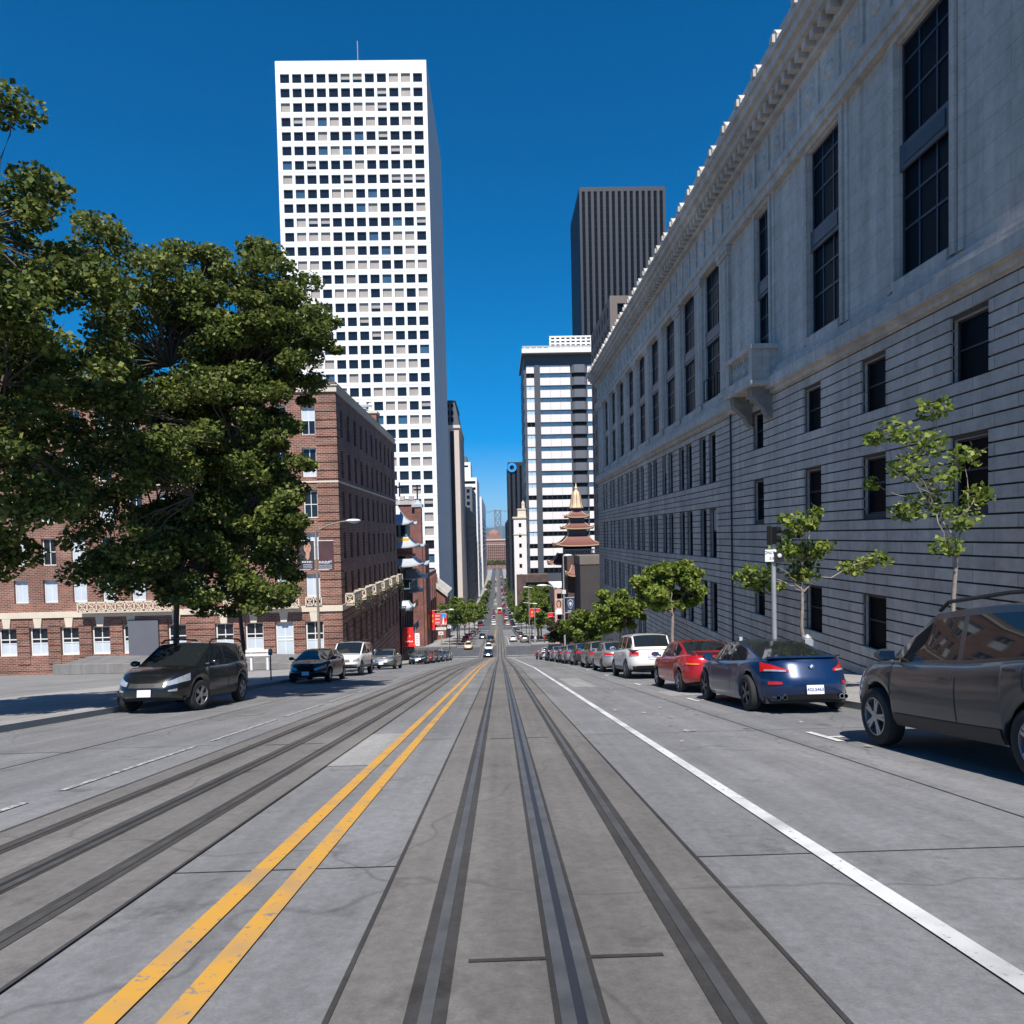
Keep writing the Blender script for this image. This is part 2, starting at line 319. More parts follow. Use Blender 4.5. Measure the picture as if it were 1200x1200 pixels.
for a, b in ((126.5, 146), (277, 292), (421, 440), (560, 578), (700, 718)):
    mb.grid([[(x, y, g(y)+.004) for x in (-200, RL-7, RL, RR, RR+6, 200)] for y in yrange(a, b, 4)], 'asphalt')
struct('cross_street', mb)
TR, TL = .27, -3.06
mb = MB()
for c in (TR, TL): sheet(mb, c-.95, c+.95, -60, 1200, .008, 'trackbed')
sheet(mb, TL+.95, TR-.95, 147, 1200, .0079, 'trackbed')
struct('track_bed', mb)
mb = MB()
for c in (TR, TL):
    for d in (-.58, .58): sheet(mb, c+d-.08, c+d+.08, -60, 1100, .012, 'tar')
    sheet(mb, c-.10, c+.10, -60, 1100, .012, 'tar')
    for d in (-.95, .95): sheet(mb, c+d-.012, c+d+.012, -60, 700, .013, 'tar')
    y = 3.
    while y < 120: sheet(mb, c-.44, c+.42, y, y+.03, .013, 'tar'); y += 7.3
struct('track_tar_strip', mb)
mb = MB()
for c in (TR, TL):
    for d in (-.58, .58): sheet(mb, c+d-.026, c+d+.026, -60, 1100, .016, 'steel')
struct('track_rail', mb)
mb = MB()
for c in (TR, TL):
    sheet(mb, c-.075, c-.02, -60, 1100, .016, 'steel'); sheet(mb, c+.02, c+.075, -60, 1100, .016, 'steel'); sheet(mb, c-.0199, c+.0199, -60, 1100, .0155, 'slot')
struct('track_slot', mb)
mb = MB()
for d in (-.14, .14): sheet(mb, -1.4+d-.06, -1.4+d+.06, -60, 125, .01, 'yellow_line'); sheet(mb, -1.4+d-.06, -1.4+d+.06, 147, 276, .012, 'yellow_line')
struct('yellow_centre_line', mb)
mb = MB()
sheet(mb, 1.98, 2.10, -60, 124, .01, 'white_line'); sheet(mb, 1.98, 2.10, 148, 200, .01, 'white_line')
y = -4.
while y < 118: sheet(mb, -4.61, -4.53, y, y+3.2, .01, 'worn_line'); y += 3.75
for k in range(12):                                                   # parking bay ticks
    sheet(mb, 4.45, 4.75, 9.5+k*6.6, 9.6+k*6.6, .01, 'white_line'); sheet(mb, 4.45, 4.55, 9.5+k*6.6-.4, 9.6+k*6.6+.5, .011, 'white_line')
for y in (124.6, 128.6, 144.2, 147.6): sheet(mb, RL+.6, TL-.97, y, y+.35, .014, 'white_line'); sheet(mb, TR+.97, RR-.4, y, y+.35, .014, 'white_line')
for a in (200, 230, 276, 293, 420, 441): sheet(mb, RL+.6, TL-.97, a, a+.5, .014, 'white_line'); sheet(mb, TR+.97, RR-.4, a, a+.5, .014, 'white_line')
struct('white_road_marking', mb)
mb = MB(); y = -20.
while y < 122:
    for a, b in ((RL+.2, TL-.96), (TL+.96, TR-.96), (TR+.96, RR-.1)): sheet(mb, a, b, y, y+.014, .004, 'tar')
    y += 6.1
for x in (3.9, -6.3): sheet(mb, x, x+.02, -40, 124, .0045, 'tar')
struct('road_joint', mb)
M['patch'] = roadmat('road_patch_concrete', (.17, .168, .17), .2); M['patch2'] = roadmat('road_patch_pale', (.27, .265, .26), .2)
mb = MB()
for x0, x1, a, b, m_ in ((-7.6, -6.3, 10.2, 13.4, 'patch'), (4.3, 5.2, 17.5, 19.2, 'patch2'), (-2.1, -1.6, 8.3, 11.3, 'patch2'), (2.3, 3.1, 22, 28, 'patch2'), (-6.2, -4.8, 27, 30, 'patch'), (3.0, 4.4, 44, 51, 'patch'), (-8.2, -6.9, 2.5, 5.2, 'patch2'), (5.0, 6.2, 1.5, 3.2, 'patch')): sheet(mb, x0, x1, a, b, .0055, m_)
struct('road_patch', mb)
for x0, x1, nm in ((RR, 12.3, 'right'), (-15.8, RL, 'left')):
    mb = MB()
    for a, b in ((-60, 124.5), (147.5, 276), (293, 420), (441, 559), (579, 699), (719, 1150)):
        kx = RR if nm == 'right' else RL-.16
        ks, ke = (x0+.16, x1) if nm == 'right' else (x0, x1-.16)
        mb.slab(ks, ke, yrange(a, b, 4), lambda y: g(y)-.3, lambda y: g(y)+.14, 'walk')
        mb.slab(kx, kx+.16, yrange(a, b, 4), lambda y: g(y)-.3, lambda y: g(y)+.137, 'kerb')
    if nm == 'left':
        pass
    struct('sidewalk', mb)
# drain covers in the road
for k, (x, y) in enumerate(((-5.6, 15.6), (3.4, 33), (-6.2, 41))):
    mb = MB(); mb.lathe([(0, .02), (.30, .02), (.33, .006)], (x, y, g(y)), 20, 'patch'); mb.v = [(a, b, c+(b-y)*slope(y)) for a, b, c in mb.v]
    tag(mb.build('manhole_cover'), ['dark round manhole cover in the left lane near the camera', 'dark round manhole cover in the right lane past the white line', 'dark round manhole cover in the left lane by the white off-roader'][k], 'manhole cover', 'manhole covers')
# fallen leaves on the road
mb = MB()
for k in range(60):
    x, y = random.uniform(2.2, 6.6), random.uniform(8, 30); a = random.uniform(0, 6); s = random.uniform(.03, .07)
    mb.poly([(x+s*math.cos(a+q), y+s*.7*math.sin(a+q), g(y)+.02+.01*math.cos(q*3)) for q in (0, 1.5, 3, 4.6)], M['bark_pale'])
tag(mb.build('leaves'), 'scattered dry leaves on the right lane', 'leaves', kind='stuff')
# water, hills
mb = MB(); mb.grid([[(x, y, -58) for x in (-20000, -3000, 0, 3000, 20000)] for y in (1250, 3000, 8000, 30000)], 'water'); struct('water', mb)
mb = MB(); rows = []
for j, yy in enumerate((7000, 7600, 8600, 10500)):
    rows.append([(x, yy, (-60 if j in (0, 3) else (60 if j == 1 else 95)+28*math.sin(x/420.+j)+22*math.sin(x/170.+2*j)+12*math.sin(x/61.))) for x in range(-9000, 9001, 60)])
mb.grid(rows, 'hill'); o = mb.build('hills', smooth=True); tag(o, kind='structure')

# ------------------------------------------------------------------ walls with openings
Z = Vector((0, 0, 1))
def facade(mb, O, U, N, u0, u1, z0, z1, holes, depth, m, mrev=None, back=None):
    O, U, N = Vector(O), Vector(U), Vector(N); mrev = mrev or m
    us = sorted(set([u0, u1]+[h[0] for h in holes]+[h[1] for h in holes])); us = [u for u in us if u0 <= u <= u1]
    zs = sorted(set([z0, z1]+[h[2] for h in holes]+[h[3] for h in holes])); zs = [z for z in zs if z0 <= z <= z1]
    P = lambda u, z, d=0: O+U*u+Z*z+N*d
    for j in range(len(zs)-1):
        zc = (zs[j]+zs[j+1])/2; hs = [h for h in holes if h[2] < zc < h[3]]
        run = None
        for i in range(len(us)-1):
            uc = (us[i]+us[i+1])/2; hole = any(h[0] < uc < h[1] for h in hs)
            if not hole and run is None: run = us[i]
            if run is not None and (hole or i == len(us)-2):
                e = us[i] if hole else us[i+1]
                mb.poly([P(run, zs[j]), P(e, zs[j]), P(e, zs[j+1]), P(run, zs[j+1])], m); run = None
    for a, b, c, d in holes:
        for q in (((a, c), (b, c)), ((b, c), (b, d)), ((b, d), (a, d)), ((a, d), (a, c))):
            mb.poly([P(*q[0]), P(*q[1]), P(*q[1], -depth), P(*q[0], -depth)], mrev)
        if back: mb.poly([P(a, c, -depth), P(b, c, -depth), P(b, d, -depth), P(a, d, -depth)], back)
def winmesh(name, w, h, fw=.07, fm='frame', gm='glass', nx=1, ny=1, ysplit=None, sill=None, panes=True, low=None):
    # local: x across, z up from the middle of the bottom edge, faces -y
    f = MB(); p = MB(); t = .08
    f.box(-w/2, -w/2+fw, -t, 0, 0, h, fm); f.box(w/2-fw, w/2, -t, 0, 0, h, fm)
    f.box(-w/2+fw, w/2-fw, -t, 0, 0, fw, fm); f.box(-w/2+fw, w/2-fw, -t, 0, h-fw, h, fm)
    zs = ysplit or [h*k/ny for k in range(1, ny)]
    for z in zs: f.box(-w/2+fw, w/2-fw, -t*.8, 0, z-fw*.4, z+fw*.4, fm)
    for k in range(1, nx): x = -w/2+w*k/nx; f.box(x-fw*.35, x+fw*.35, -t*.7, 0, fw, h-fw, fm)
    if sill: f.box(-w/2-.08, w/2+.08, -sill, 0, -.12, 0, 'cream')
    zz = [fw]+list(zs)+[h-fw]
    if low is not None and zs:
        p.box(-w/2+fw, w/2-fw, -t*.4, -t*.35, fw, zz[1], gm); p.box(-w/2+fw, w/2-fw, -t*.4, -t*.35, zz[1], h-fw, low)
    else: p.box(-w/2+fw, w/2-fw, -t*.4, -t*.35, fw, h-fw, gm)
    return f.mesh(name), p.mesh(name+'_pane')
ROT = {'w': 0., 'l': rad(90), 'r': rad(-90)}        # facing -Y, facing +X, facing -X
def add_windows(parent, places, limit=100, name='window'):
    # places: (world loc, face, (frame mesh, pane mesh)); the first `limit` are parts, the rest one part
    for loc, face, mm in places[:limit]:
        o = put(name, mm[0], parent, loc, (0, 0, ROT[face]), True); put('pane', mm[1], o)
    if len(places) > limit:
        mb = MB()
        for loc, face, mm in places[limit:]:
            Rz = Matrix.Rotation(ROT[face], 3, 'Z')
            for me in mm:
                k = len(mb.v); mb.v += [tuple(Rz @ v.co+Vector(loc)) for v in me.vertices]
                for pl in me.polygons: mb.f.append(tuple(k+i for i in pl.vertices)); mb.m.append(mb.mi(me.materials[pl.material_index]))
        o = mb.build('more_windows', parent); o['kind'] = 'stuff'

# ---- grey stone building on the right
SY0, SY1, SX = 12., 82.6, 12.
st = thing('stone_building', 'long grey rusticated stone building with tall windows and cornice, filling the right side', 'building', (SX, 47, g(47)))
pair0, PER, NP = 38.0, 4.68, 9
H = []                                               # (y0,y1,z0,z1) openings of the base
for k in range(NP):
    a = pair0+PER*k
    for z0, z1 in ((2.75, 5.4), (-1.5, 1.25), (-5.65, -2.9), (-9.9, -7.1), (-13.6, -11.4)):
        for o in (.1, 1.9):
            if z0 > g(a+o)+.5: H.append((a+o, a+o+1.3, z0, z1))
for c in (31.9, 26.4, 22.1, 17.6):
    w = .65 if c > 30 else .72
    for z0, z1 in ((3.6, 5.35), (.45, 2.25), (-4.0, -2.2)): H.append((c-w, c+w, z0, z1))
def cuts(a, b, hs):                                  # a..b minus hole spans
    out = [(a, b)]
    for h in hs:
        nx = []
        for p, q in out:
            if h[1] <= p or h[0] >= q: nx.append((p, q)); continue
            if h[0] > p: nx.append((p, h[0]))
            if h[1] < q: nx.append((h[1], q))
        out = nx
    return out
mb = MB(); CP = .346; z = -17.0
while z < 5.85:
    zt = min(z+CP-.05, 5.9); hs = [h for h in H if min(h[3], zt)-max(h[2], z) > .12]
    for p, q in cuts(SY0, SY1, hs):
        if zt > g(q) or zt > g(p):
            mb.box(SX, SX+.12, p, q, z, zt, 'stone')
    z += CP
mb.box(SX+.001, SX+24, SY0-.001, SY0+.3, -9, 6, 'stone')
mb.box(SX+.001, SX+24, SY1-.3, SY1+.001, -18, 6, 'stone')
mb.build('rusticated_base', st)
mb = MB(); facade(mb, (SX+.075, 0, 0), (0, 1, 0), (-1, 0, 0), SY0+.1, SY1-.1, -17.5, 5.9, H, .2, 'stone_back', 'stone'); mb.build('base_wall', st)
wm = {}
pl = []
for a, b, z0, z1 in H:
    key = (round(b-a, 2), round(z1-z0, 2))
    key += (random.random() < .16,)
    if key not in wm: wm[key] = winmesh('window', key[0], key[1], .06, 'dframe', 'glass_black', 1, 2, [key[1]*.55], None, True, 'blind' if key[2] else 'glass_black')
    pl.append((Vector((SX+.29, (a+b)/2, z0)), 'r', wm[key]))
add_windows(st, pl)
mb = MB()
mb.box(SX-.12, SX+.4, SY0-.1, SY1+.1, 5.9, 6.08, 'stone2'); mb.box(SX-.34, SX+.4, SY0-.3, SY1+.3, 6.08, 6.5, 'stone2'); mb.box(SX-.2, SX+.4, SY0-.18, SY1+.18, 6.5, 6.72, 'stone2'); mb.box(SX-.06, SX+.4, SY0-.05, SY1+.05, 6.72, 6.95, 'stone2')
mb.build('belt_course', st)
HT = [(pair0-.55+PER*k, pair0-.55+PER*k+2.75, 7.3, 14.45) for k in range(NP)]
HT2 = [(30.7, 32.2, 7.3, 14.2), (24.4, 26.8, 7.4, 14.2), (18.5, 20.9, 7.4, 14.2)]
mb = MB(); facade(mb, (SX+.15, 0, 0), (0, 1, 0), (-1, 0, 0), SY0, SY1, 6.9, 17.4, HT+HT2, .2, 'stone2')
mb.box(SX+.31, SX+24, SY0, SY0+.3, 6, 17.5, 'stone2'); mb.box(SX+.31, SX+24, SY1-.3, SY1, 6, 17.5, 'stone2'); mb.build('upper_wall', st)
for a, b, z0, z1 in HT+HT2:
    w, h = b-a, z1-z0
    key = ('t', round(w, 2), round(h, 2))
    if key not in wm: wm[key] = winmesh('tall_window', w, h, .09, 'dframe', 'glass_black', 3 if w > 2 else 2, 1, [1.4, 2.3, 3.2, 3.9, 5.2, 6.2])
    o = put('tall_window', wm[key][0], st, (SX+.34, (a+b)/2, z0), (0, 0, ROT['r']), True); put('pane', wm[key][1], o)
    mb = MB(); mb.box(SX+.17, SX+.25, a+.02, b-.02, 10.5, 11.25, 'dgrey'); mb.box(SX+.14, SX+.17, a+.25, b-.25, 10.65, 11.1, 'dframe'); mb.build('spandrel_panel', st)
    mb = MB(); mb.box(SX-.02, SX+.149, a-.05, b+.05, 6.951, 7.3, 'stone2'); mb.build('window_sill', st)
for k in range(NP+1):                                 # pilasters between the tall windows
    c = pair0-.55+PER*k-(PER-2.75)/2
    mb = MB(); hw = .72
    mb.box(SX+.0, SX+.149, c-hw, c+hw, 6.952, 14.0, 'stone2'); mb.box(SX-.03, SX, c-hw*.62, c+hw*.62, 7.4, 13.9, 'stone2')
    mb.box(SX-.08, SX+.149, c-hw-.08, c+hw+.08, 14.0, 14.2, 'stone2'); mb.box(SX-.14, SX+.149, c-hw-.14, c+hw+.14, 14.2, 14.449, 'stone2'); mb.box(SX-.1, SX+.2, c-hw-.05, c+hw+.05, 6.953, 7.3, 'stone2')
    mb.build('pilaster', st)
mb = MB()
for a, b, z0, z1 in HT2:                              # moulded surrounds of the end bay
    for d, t in ((.28, .12), (.55, .06)):
        mb.box(SX+.15-t, SX+.149, a-d, a-d+.2, z0-.3, z1+d, 'stone2'); mb.box(SX+.15-t, SX+.149, b+d-.2, b+d, z0-.3, z1+d, 'stone2'); mb.box(SX+.15-t, SX+.298, a-d+.2, b+d-.2, z1+d-.2, z1+d, 'stone2')
mb.build('window_surround', st)
mb = MB(); mb.box(SX-.12, SX+.149, SY0-.1, SY1+.1, 14.452, 14.8, 'stone2'); mb.box(SX-.2, SX+.149, SY0-.18, SY1+.18, 14.8, 15.15, 'stone2'); mb.build('architrave', st)
mb = MB(); y = SY0+.6
mb.box(SX+.1, SX+.149, SY0, SY1, 15.151, 17.2, 'stone2')
while y < SY1-.5:
    mb.lathe([(0, -.16), (.14, -.14), (.3, -.05), (.34, 0)], (SX+.1, y, 16.2), 10, 'stone2', 'x'); mb.box(SX+.02, SX+.1, y+.72, y+.9, 15.4, 17.0, 'stone2'); y += 1.56
mb.build('frieze', st)
mb = MB(); y = SY0
mb.box(SX-.15, SX+.3, SY0-.15, SY1+.15, 17.2, 17.4, 'stone2'); mb.box(SX-.65, SX+.3, SY0-.65, SY1+.65, 17.75, 18.05, 'stone2'); mb.box(SX-.85, SX+.3, SY0-.85, SY1+.85, 18.05, 18.4, 'stone2'); mb.box(SX-.98, SX+1.2, SY0-.98, SY1+.98, 18.4, 18.62, 'stone2')
mb.box(SX-.1, SX+.3, SY0-.1, SY1+.1, 17.4, 17.75, 'stone2')
while y < SY1: mb.box(SX-.5, SX-.1, y, y+.3, 17.42, 17.749, 'stone2'); y += .62
mb.build('cornice', st)
y = SY0-.6; an = None
while y < SY1+.7:
    if an is None:
        a_ = MB(); a_.prism([(-.0, -.27, 0), (-.0, .27, 0), (-.0, .3, .3), (-.0, .14, .5), (0, 0, .62), (-.0, -.14, .5), (-.0, -.3, .3)], (.34, 0, 0), 'stone2'); a_.box(-.12, 0, -.14, .14, .06, .36, 'stone2'); an = a_.mesh('antefix')
    put('antefix', an, st, (SX-.93, y, 18.62), (0, 0, 0), True); y += 2.0
HA = []
for k in range(int((SY1-SY0)/4.68)):
    a = SY1-3.9-4.68*k
    HA += [(a, a+.95, 19.4, 21.0), (a+1.5, a+2.45, 19.4, 21.0)]
mb = MB(); facade(mb, (SX+1.2, 0, 0), (0, 1, 0), (-1, 0, 0), SY0, SY1, 18.5, 22.0, HA, .35, 'stone2', None, 'glass_black'); mb.box(SX+1.0, SX+1.6, SY0-.1, SY1+.1, 21.9, 22.25, 'stone2')
mb.box(SX+1.21, SX+24, SY1-.3, SY1-.001, 17, 22, 'stone2'); mb.box(SX+1.21, SX+24, SY0, SY0+.3, 17, 22, 'stone2'); mb.build('attic_wall', st)
mb = MB(); mb.box(SX+1.21, SX+24, SY0+.3, SY1-.3, 21.5, 21.8, 'roofgrey'); mb.build('roof', st)
mb = MB(); BY0, BY1, BX = 29.9, 33.3, SX-.98
mb.box(BX, SX+.29, BY0, BY1, 6.4, 6.75, 'stone2'); mb.box(BX-.1, SX, BY0-.1, BY1+.1, 6.2, 6.4, 'stone2')
for p in ((BY0, BY0+.4), (BY1-.4, BY1)): mb.box(BX, BX+.4, *p, 6.751, 7.75, 'stone2')
mb.box(BX-.06, BX+.42, BY0-.06, BY1+.06, 7.75, 7.95, 'stone2'); mb.box(BX+.421, SX+.29, BY0-.06, BY0+.36, 7.75, 7.949, 'stone2'); mb.box(BX+.421, SX+.29, BY1-.36, BY1+.06, 7.75, 7.949, 'stone2')
mb.box(BX+.4, SX+.29, BY0+.04, BY0+.3, 6.752, 7.75, 'stone2'); mb.box(BX+.4, SX+.29, BY1-.3, BY1-.04, 6.752, 7.75, 'stone2')
y = BY0+.62
while y < BY1-.5: mb.lathe([(.08, 6.75), (.1, 6.85), (.06, 6.95), (.12, 7.2), (.05, 7.55), (.09, 7.75)], (BX+.2, y, 0), 8, 'stone2'); y += .3
bal = mb.build('balcony', st)
for y in (BY0+.3, BY1-.75):
    mb = MB(); pr = [(SX+.05, 6.2), (BX+.05, 6.2), (BX+.1, 5.9), (BX+.35, 5.55), (SX-.35, 5.3), (SX-.2, 4.95), (SX+.05, 4.8)]
    mb.prism([(x, y, z) for x, z in pr], (0, .45, 0), 'stone_dirty'); mb.lathe([(.02, 0), (.2, .02), (.2, .5), (.02, .52)], (BX+.3, y-.03, 5.85), 10, 'stone_dirty', 'y'); mb.build('bracket', bal)
mb = MB(); mb.tube([(SX-.05, 35.5, g(35.5)+.1), (SX-.05, 35.5, 5.9)], .045, 8, 'dframe'); mb.tube([(SX+.2, 36.0, 6.9), (SX+.2, 36.0, 14.4)], .045, 8, 'dframe'); mb.build('drainpipe', st)
mb = MB()                                             # fire-escape grille on one tall window
for yy in (37.5, 38.0, 38.6, 39.2, 39.9): mb.tube([(SX-.05, yy, 7.4), (SX-.05, yy, 8.5)], .025, 6, 'black')
for zz in (7.4, 8.5): mb.tube([(SX-.05, 37.5, zz), (SX-.05, 39.9, zz)], .025, 6, 'black'); mb.tube([(SX-.05, 37.5, zz), (SX+.3, 37.5, zz)], .025, 6, 'black')
mb.build('window_guard', st)

# ---- red brick building on the left
BX0, BXL, BYF, BYB = -15.5, -53., 69., 108.
bb = thing('brick_building', 'red brick building with cream bands and white sash windows behind the left trees', 'building', (-30, BYF, g(BYF)))
rowsz = [(10.3, 13.1), (6.2, 9.0), (2.2, 4.9), (-1.9, .75), (-5.55, -3.3)]
cols = [-18.2-2.83*k for k in range(12)]
HW = [(c-.68, c+.68, a, b) for c in cols for a, b in rowsz]
gx = [-18.2, -21.15, -24.1, -27.0, -31.6, -36.0, -39, -42, -45, -48]
HG = [(c-.88, c+.88, -11.5 if c > -22 else -10.7, -7.95) for c in gx]
mb = MB(); facade(mb, (0, BYF, 0), (1, 0, 0), (0, -1, 0), BXL, BX0, -14.5, 14.4, HW+HG, .35, 'brick')
cs = [71.3+3.42*k for k in range(11)]
HS = [(c-.62, c+.62, a, b) for c in cs for a, b in rowsz]+[(c-.7, c+.7, max(-12.6, g(c)+1.6), -8.2) for c in cs]
facade(mb, (BX0, 0, 0), (0, 1, 0), (1, 0, 0), BYF, BYB, -20.5, 14.4, HS, .28, 'brick')
mb.box(BXL, BX0-.01, BYB-.3, BYB, -20, 14.4, 'brick'); mb.box(BXL-.3, BXL, BYF+.01, BYB, -20, 14.4, 'brick')
mb.build('wall', bb)
wa = [winmesh('sash_window', 1.36, 2.8, .09, 'frame', 'glass', 2, 2, None, .18, True, 'wblind'), winmesh('sash_window', 1.36, 2.8, .09, 'frame', 'wblind', 2, 2, None, .18, True, 'glass'), winmesh('sash_window', 1.36, 2.8, .09, 'frame', 'glass', 2, 2, None, .18)]
wb = [winmesh('sash_window', 1.36, 2.65, .09, 'frame', 'glass', 2, 2, None, .18, True, 'glass'), winmesh('sash_window', 1.36, 2.65, .09, 'frame', 'wblind', 2, 2, None, .18)]
wc = winmesh('sash_window', 1.36, 2.25, .09, 'frame', 'wblind', 2, 1, None, .18)
pl = []
for i, c in enumerate(cols):
    for j, (a, b) in enumerate(rowsz):
        mm = wa[(i+j) % 3] if b-a > 2.75 else (wb[(i+j) % 2] if b-a > 2.4 else wc)
        pl.append((Vector((c, BYF+.33, a)), 'w', mm))
wg = [winmesh('shop_window', 1.76, 3.55, .12, 'frame', 'wblind', 2, 2, [1.7, 2.3], None, True, 'glass'), winmesh('shop_window', 1.76, 2.75, .12, 'frame', 'wblind', 2, 2, [1.2, 1.6], None, True, 'glass'), winmesh('shop_window', 1.76, 3.55, .12, 'frame', 'wblind', 2, 2, [1.7, 2.0])]
for i, c in enumerate(gx): pl.append((Vector((c, BYF+.33, -11.5 if c > -22 else -10.7)), 'w', wg[2] if i == 1 else (wg[0] if c > -22 else wg[1])))
add_windows(bb, pl, 100, 'sash_window')
wsd = {}
pl = []
for a, b, z0, z1 in HS:
    k = round(z1-z0, 1)
    if k not in wsd: wsd[k] = winmesh('side_window', b-a, z1-z0, .07, 'dframe', 'glass_black', 1, 2, None, .1)
    pl.append((Vector((BX0-.26, (a+b)/2, z0)), 'l', wsd[k]))
add_windows(bb, pl, 70, 'side_window')
mb = MB(); mb.box(BXL, BX0+.18, BYF-.18, BYF+.3, 14.4, 14.98, 'cream'); mb.box(BX0-.3, BX0+.181, BYF+.3, BYB, 14.4, 14.98, 'cream'); mb.box(BXL, BX0+.3, BYF-.3, BYF+.3, 14.98, 15.06, 'cream'); mb.box(BX0-.3, BX0+.301, BYF+.3, BYB, 14.98, 15.06, 'cream'); mb.build('cornice', bb)
mb = MB(); mb.box(BXL, BX0+.05, BYF-.05, BYF+.3, 15.061, 15.4, 'brick'); mb.box(BX0-.3, BX0+.051, BYF+.3, BYB, 15.061, 15.4, 'brick'); mb.build('parapet', bb)
mb = MB(); mb.box(BXL, BX0-.3, BYF+.3, BYB, 14.2, 14.5, 'roofgrey'); mb.build('roof', bb)
mb = MB(); mb.box(BXL, BX0+.1, BYF-.1, BYF-.001, 5.62, 5.8, 'cream'); mb.box(BX0+.001, BX0+.1, BYF, BYB, 5.62, 5.8, 'cream'); mb.build('string_course', bb)
mb = MB(); mb.box(BXL, BX0+.14, BYF-.14, BYF-.001, -7.0, -6.42, 'cream'); mb.box(BX0+.001, BX0+.14, BYF, BYB, -7.0, -6.42, 'cream')
for c in gx: mb.prism([(c-.3, BYF-.12, -7.95), (c+.3, BYF-.12, -7.95), (c+.42, BYF-.12, -7.001), (c-.42, BYF-.12, -7.001)], (0, .119, 0), 'cream')
mb.build('stone_band', bb)
mb = MB(); z = -6.3                                    # raised courses with deep joints at the corner and ground floor
while z < 14.0: mb.box(BX0-2.0, BX0+.07, BYF-.07, BYF-.001, z, z+.70, 'brick'); mb.box(BX0+.001, BX0+.07, BYF, BYF+1.6, z, z+.70, 'brick'); z += .82
z = -13.4
while z < -7.8:
    for p, q in cuts(BXL, BX0+.07, [(h[0]-.02, h[1]+.02) for h in HG] if z+.3 > -11.5 else []): mb.box(p, q, BYF-.07, BYF-.002, z, z+.53, 'brick')
    z += .62
z = -19.5
while z < -7.6: 
    for p, q in cuts(BYF, BYB, [(h[0]-.02, h[1]+.02) for h in HS if h[2]-.1 < z+.3 < h[3]+.1]): mb.box(BX0+.001, BX0+.07, p, q, z, z+.53, 'brick')
    z += .62
mb.build('quoin', bb)
def lattice(mb, O, U, L, z0, z1, m, t=.07):
    O, U = Vector(O), Vector(U); N = Vector((U.y, -U.x, 0))
    def bar(a, b, w=.07):
        d = (b-a).normalized(); s_ = d.cross(N)*w/2
        mb.prism([a-s_, b-s_, b+s_, a+s_], N*t, m)
    P = lambda u, z: O+U*u+Z*(z-O.z)
    bar(P(0, z1), P(L, z1), .16); bar(P(0, z0+.06), P(L, z0+.06), .12)
    n = max(1, round(L/(z1-z0))); w = L/n
    for k in range(n+1): bar(P(w*k, z0), P(w*k, z1), .12)
    for k in range(n): bar(P(w*k, z0), P(w*(k+1), z1), .07); bar(P(w*k, z1), P(w*(k+1), z0), .07); bar(P(w*(k+.5), z0), P(w*(k+.5), z1), .05)
mb = MB(); mb.box(-26.6, -19.4, BYF-.9, BYF-.141, -6.55, -6.42, 'cream'); lattice(mb, (-26.6, BYF-.85, -6.42), (1, 0, 0), 7.2, -6.419, -5.55, 'cream'); mb.build('balcony', bb)
mb = MB(); lattice(mb, (-18.9, BYF-.16, -6.42), (1, 0, 0), 1.5, -6.419, -5.6, 'cream'); mb.build('window_railing', bb)
mb = MB(); lattice(mb, (-40.6, BYF-.85, -6.42), (1, 0, 0), 9., -6.419, -5.55, 'cream'); mb.box(-40.6, -31.6, BYF-.9, BYF-.141, -6.55, -6.42, 'cream'); mb.build('balcony', bb)
mb = MB(); mb.box(-36.2, -33.3, BYF-.3, BYF-.071, g(BYF), -7.4, 'mgrey'); mb.build('service_door', bb)
for k in range(6):
    y0 = 70.5+6.3*k; mb = MB(); mb.box(BX0+.141, BX0+1.0, y0, y0+4.3, -6.62, -6.42, 'cream')
    lattice(mb, (BX0+.95, y0+4.3, -6.42), (0, -1, 0), 4.3, -6.419, -5.45, 'cream'); lattice(mb, (BX0+.15, y0, -6.42), (1, 0, 0), .8, -6.419, -5.45, 'cream'); lattice(mb, (BX0+.15, y0+4.23, -6.42), (1, 0, 0), .8, -6.419, -5.45, 'cream')
    mb.build('balcony', bb)
    hp = MB()
    for q in range(5):
        yy = y0+.3+q*.85; n = random.randint(14, 46); L_ = random.uniform(.5, 2.4)
        for j in range(n):
            c = Vector((BX0+1.08+random.gauss(0, .06), yy+random.gauss(0, .16), -6.3+.4*random.random()-L_*random.random()**1.3)); s_ = .1
            a, b = Vector((random.gauss(0, 1), random.gauss(0, 1), random.gauss(0, 1))).normalized()*s_, Vector((random.gauss(0, 1), random.gauss(0, 1), random.gauss(0, 1))).normalized()*s_
            hp.poly([c-a, c-b, c+a, c+b], 'vine')
    o = hp.build('hanging_plant'); tag(o, 'dry trailing plant on %s side balcony of the brick building, counted from the street corner' % ['first', 'second', 'third', 'fourth', 'fifth', 'sixth'][k], 'plant', 'plants hanging from the brick balconies')
mb = MB(); mb.box(-18.4, -16.4, 98, 100, 14.5, 17.4, 'brick'); mb.box(-18.55, -16.25, 97.85, 100.15, 17.4, 17.7, 'cream'); mb.lathe([(.25, 17.7), (.22, 18.6), (.4, 18.7), (0, 19.1)], (-17.4, 99, 0), 10, 'white'); mb.build('chimney', bb)
mb = MB(); mb.tube([(-16.4, 88, 14.5), (-16.4, 88, 16.4)], .05, 6, 'pole'); mb.lathe([(0, -.05), (.3, .02), (.55, .15)], (-16.4, 88, 16.7), 14, 'lampw', 'y'); mb.tube([(-16.4, 88, 16.3), (-15.2, 88, 15.9)], .03, 6, 'pole'); mb.build('roof_antenna', bb)

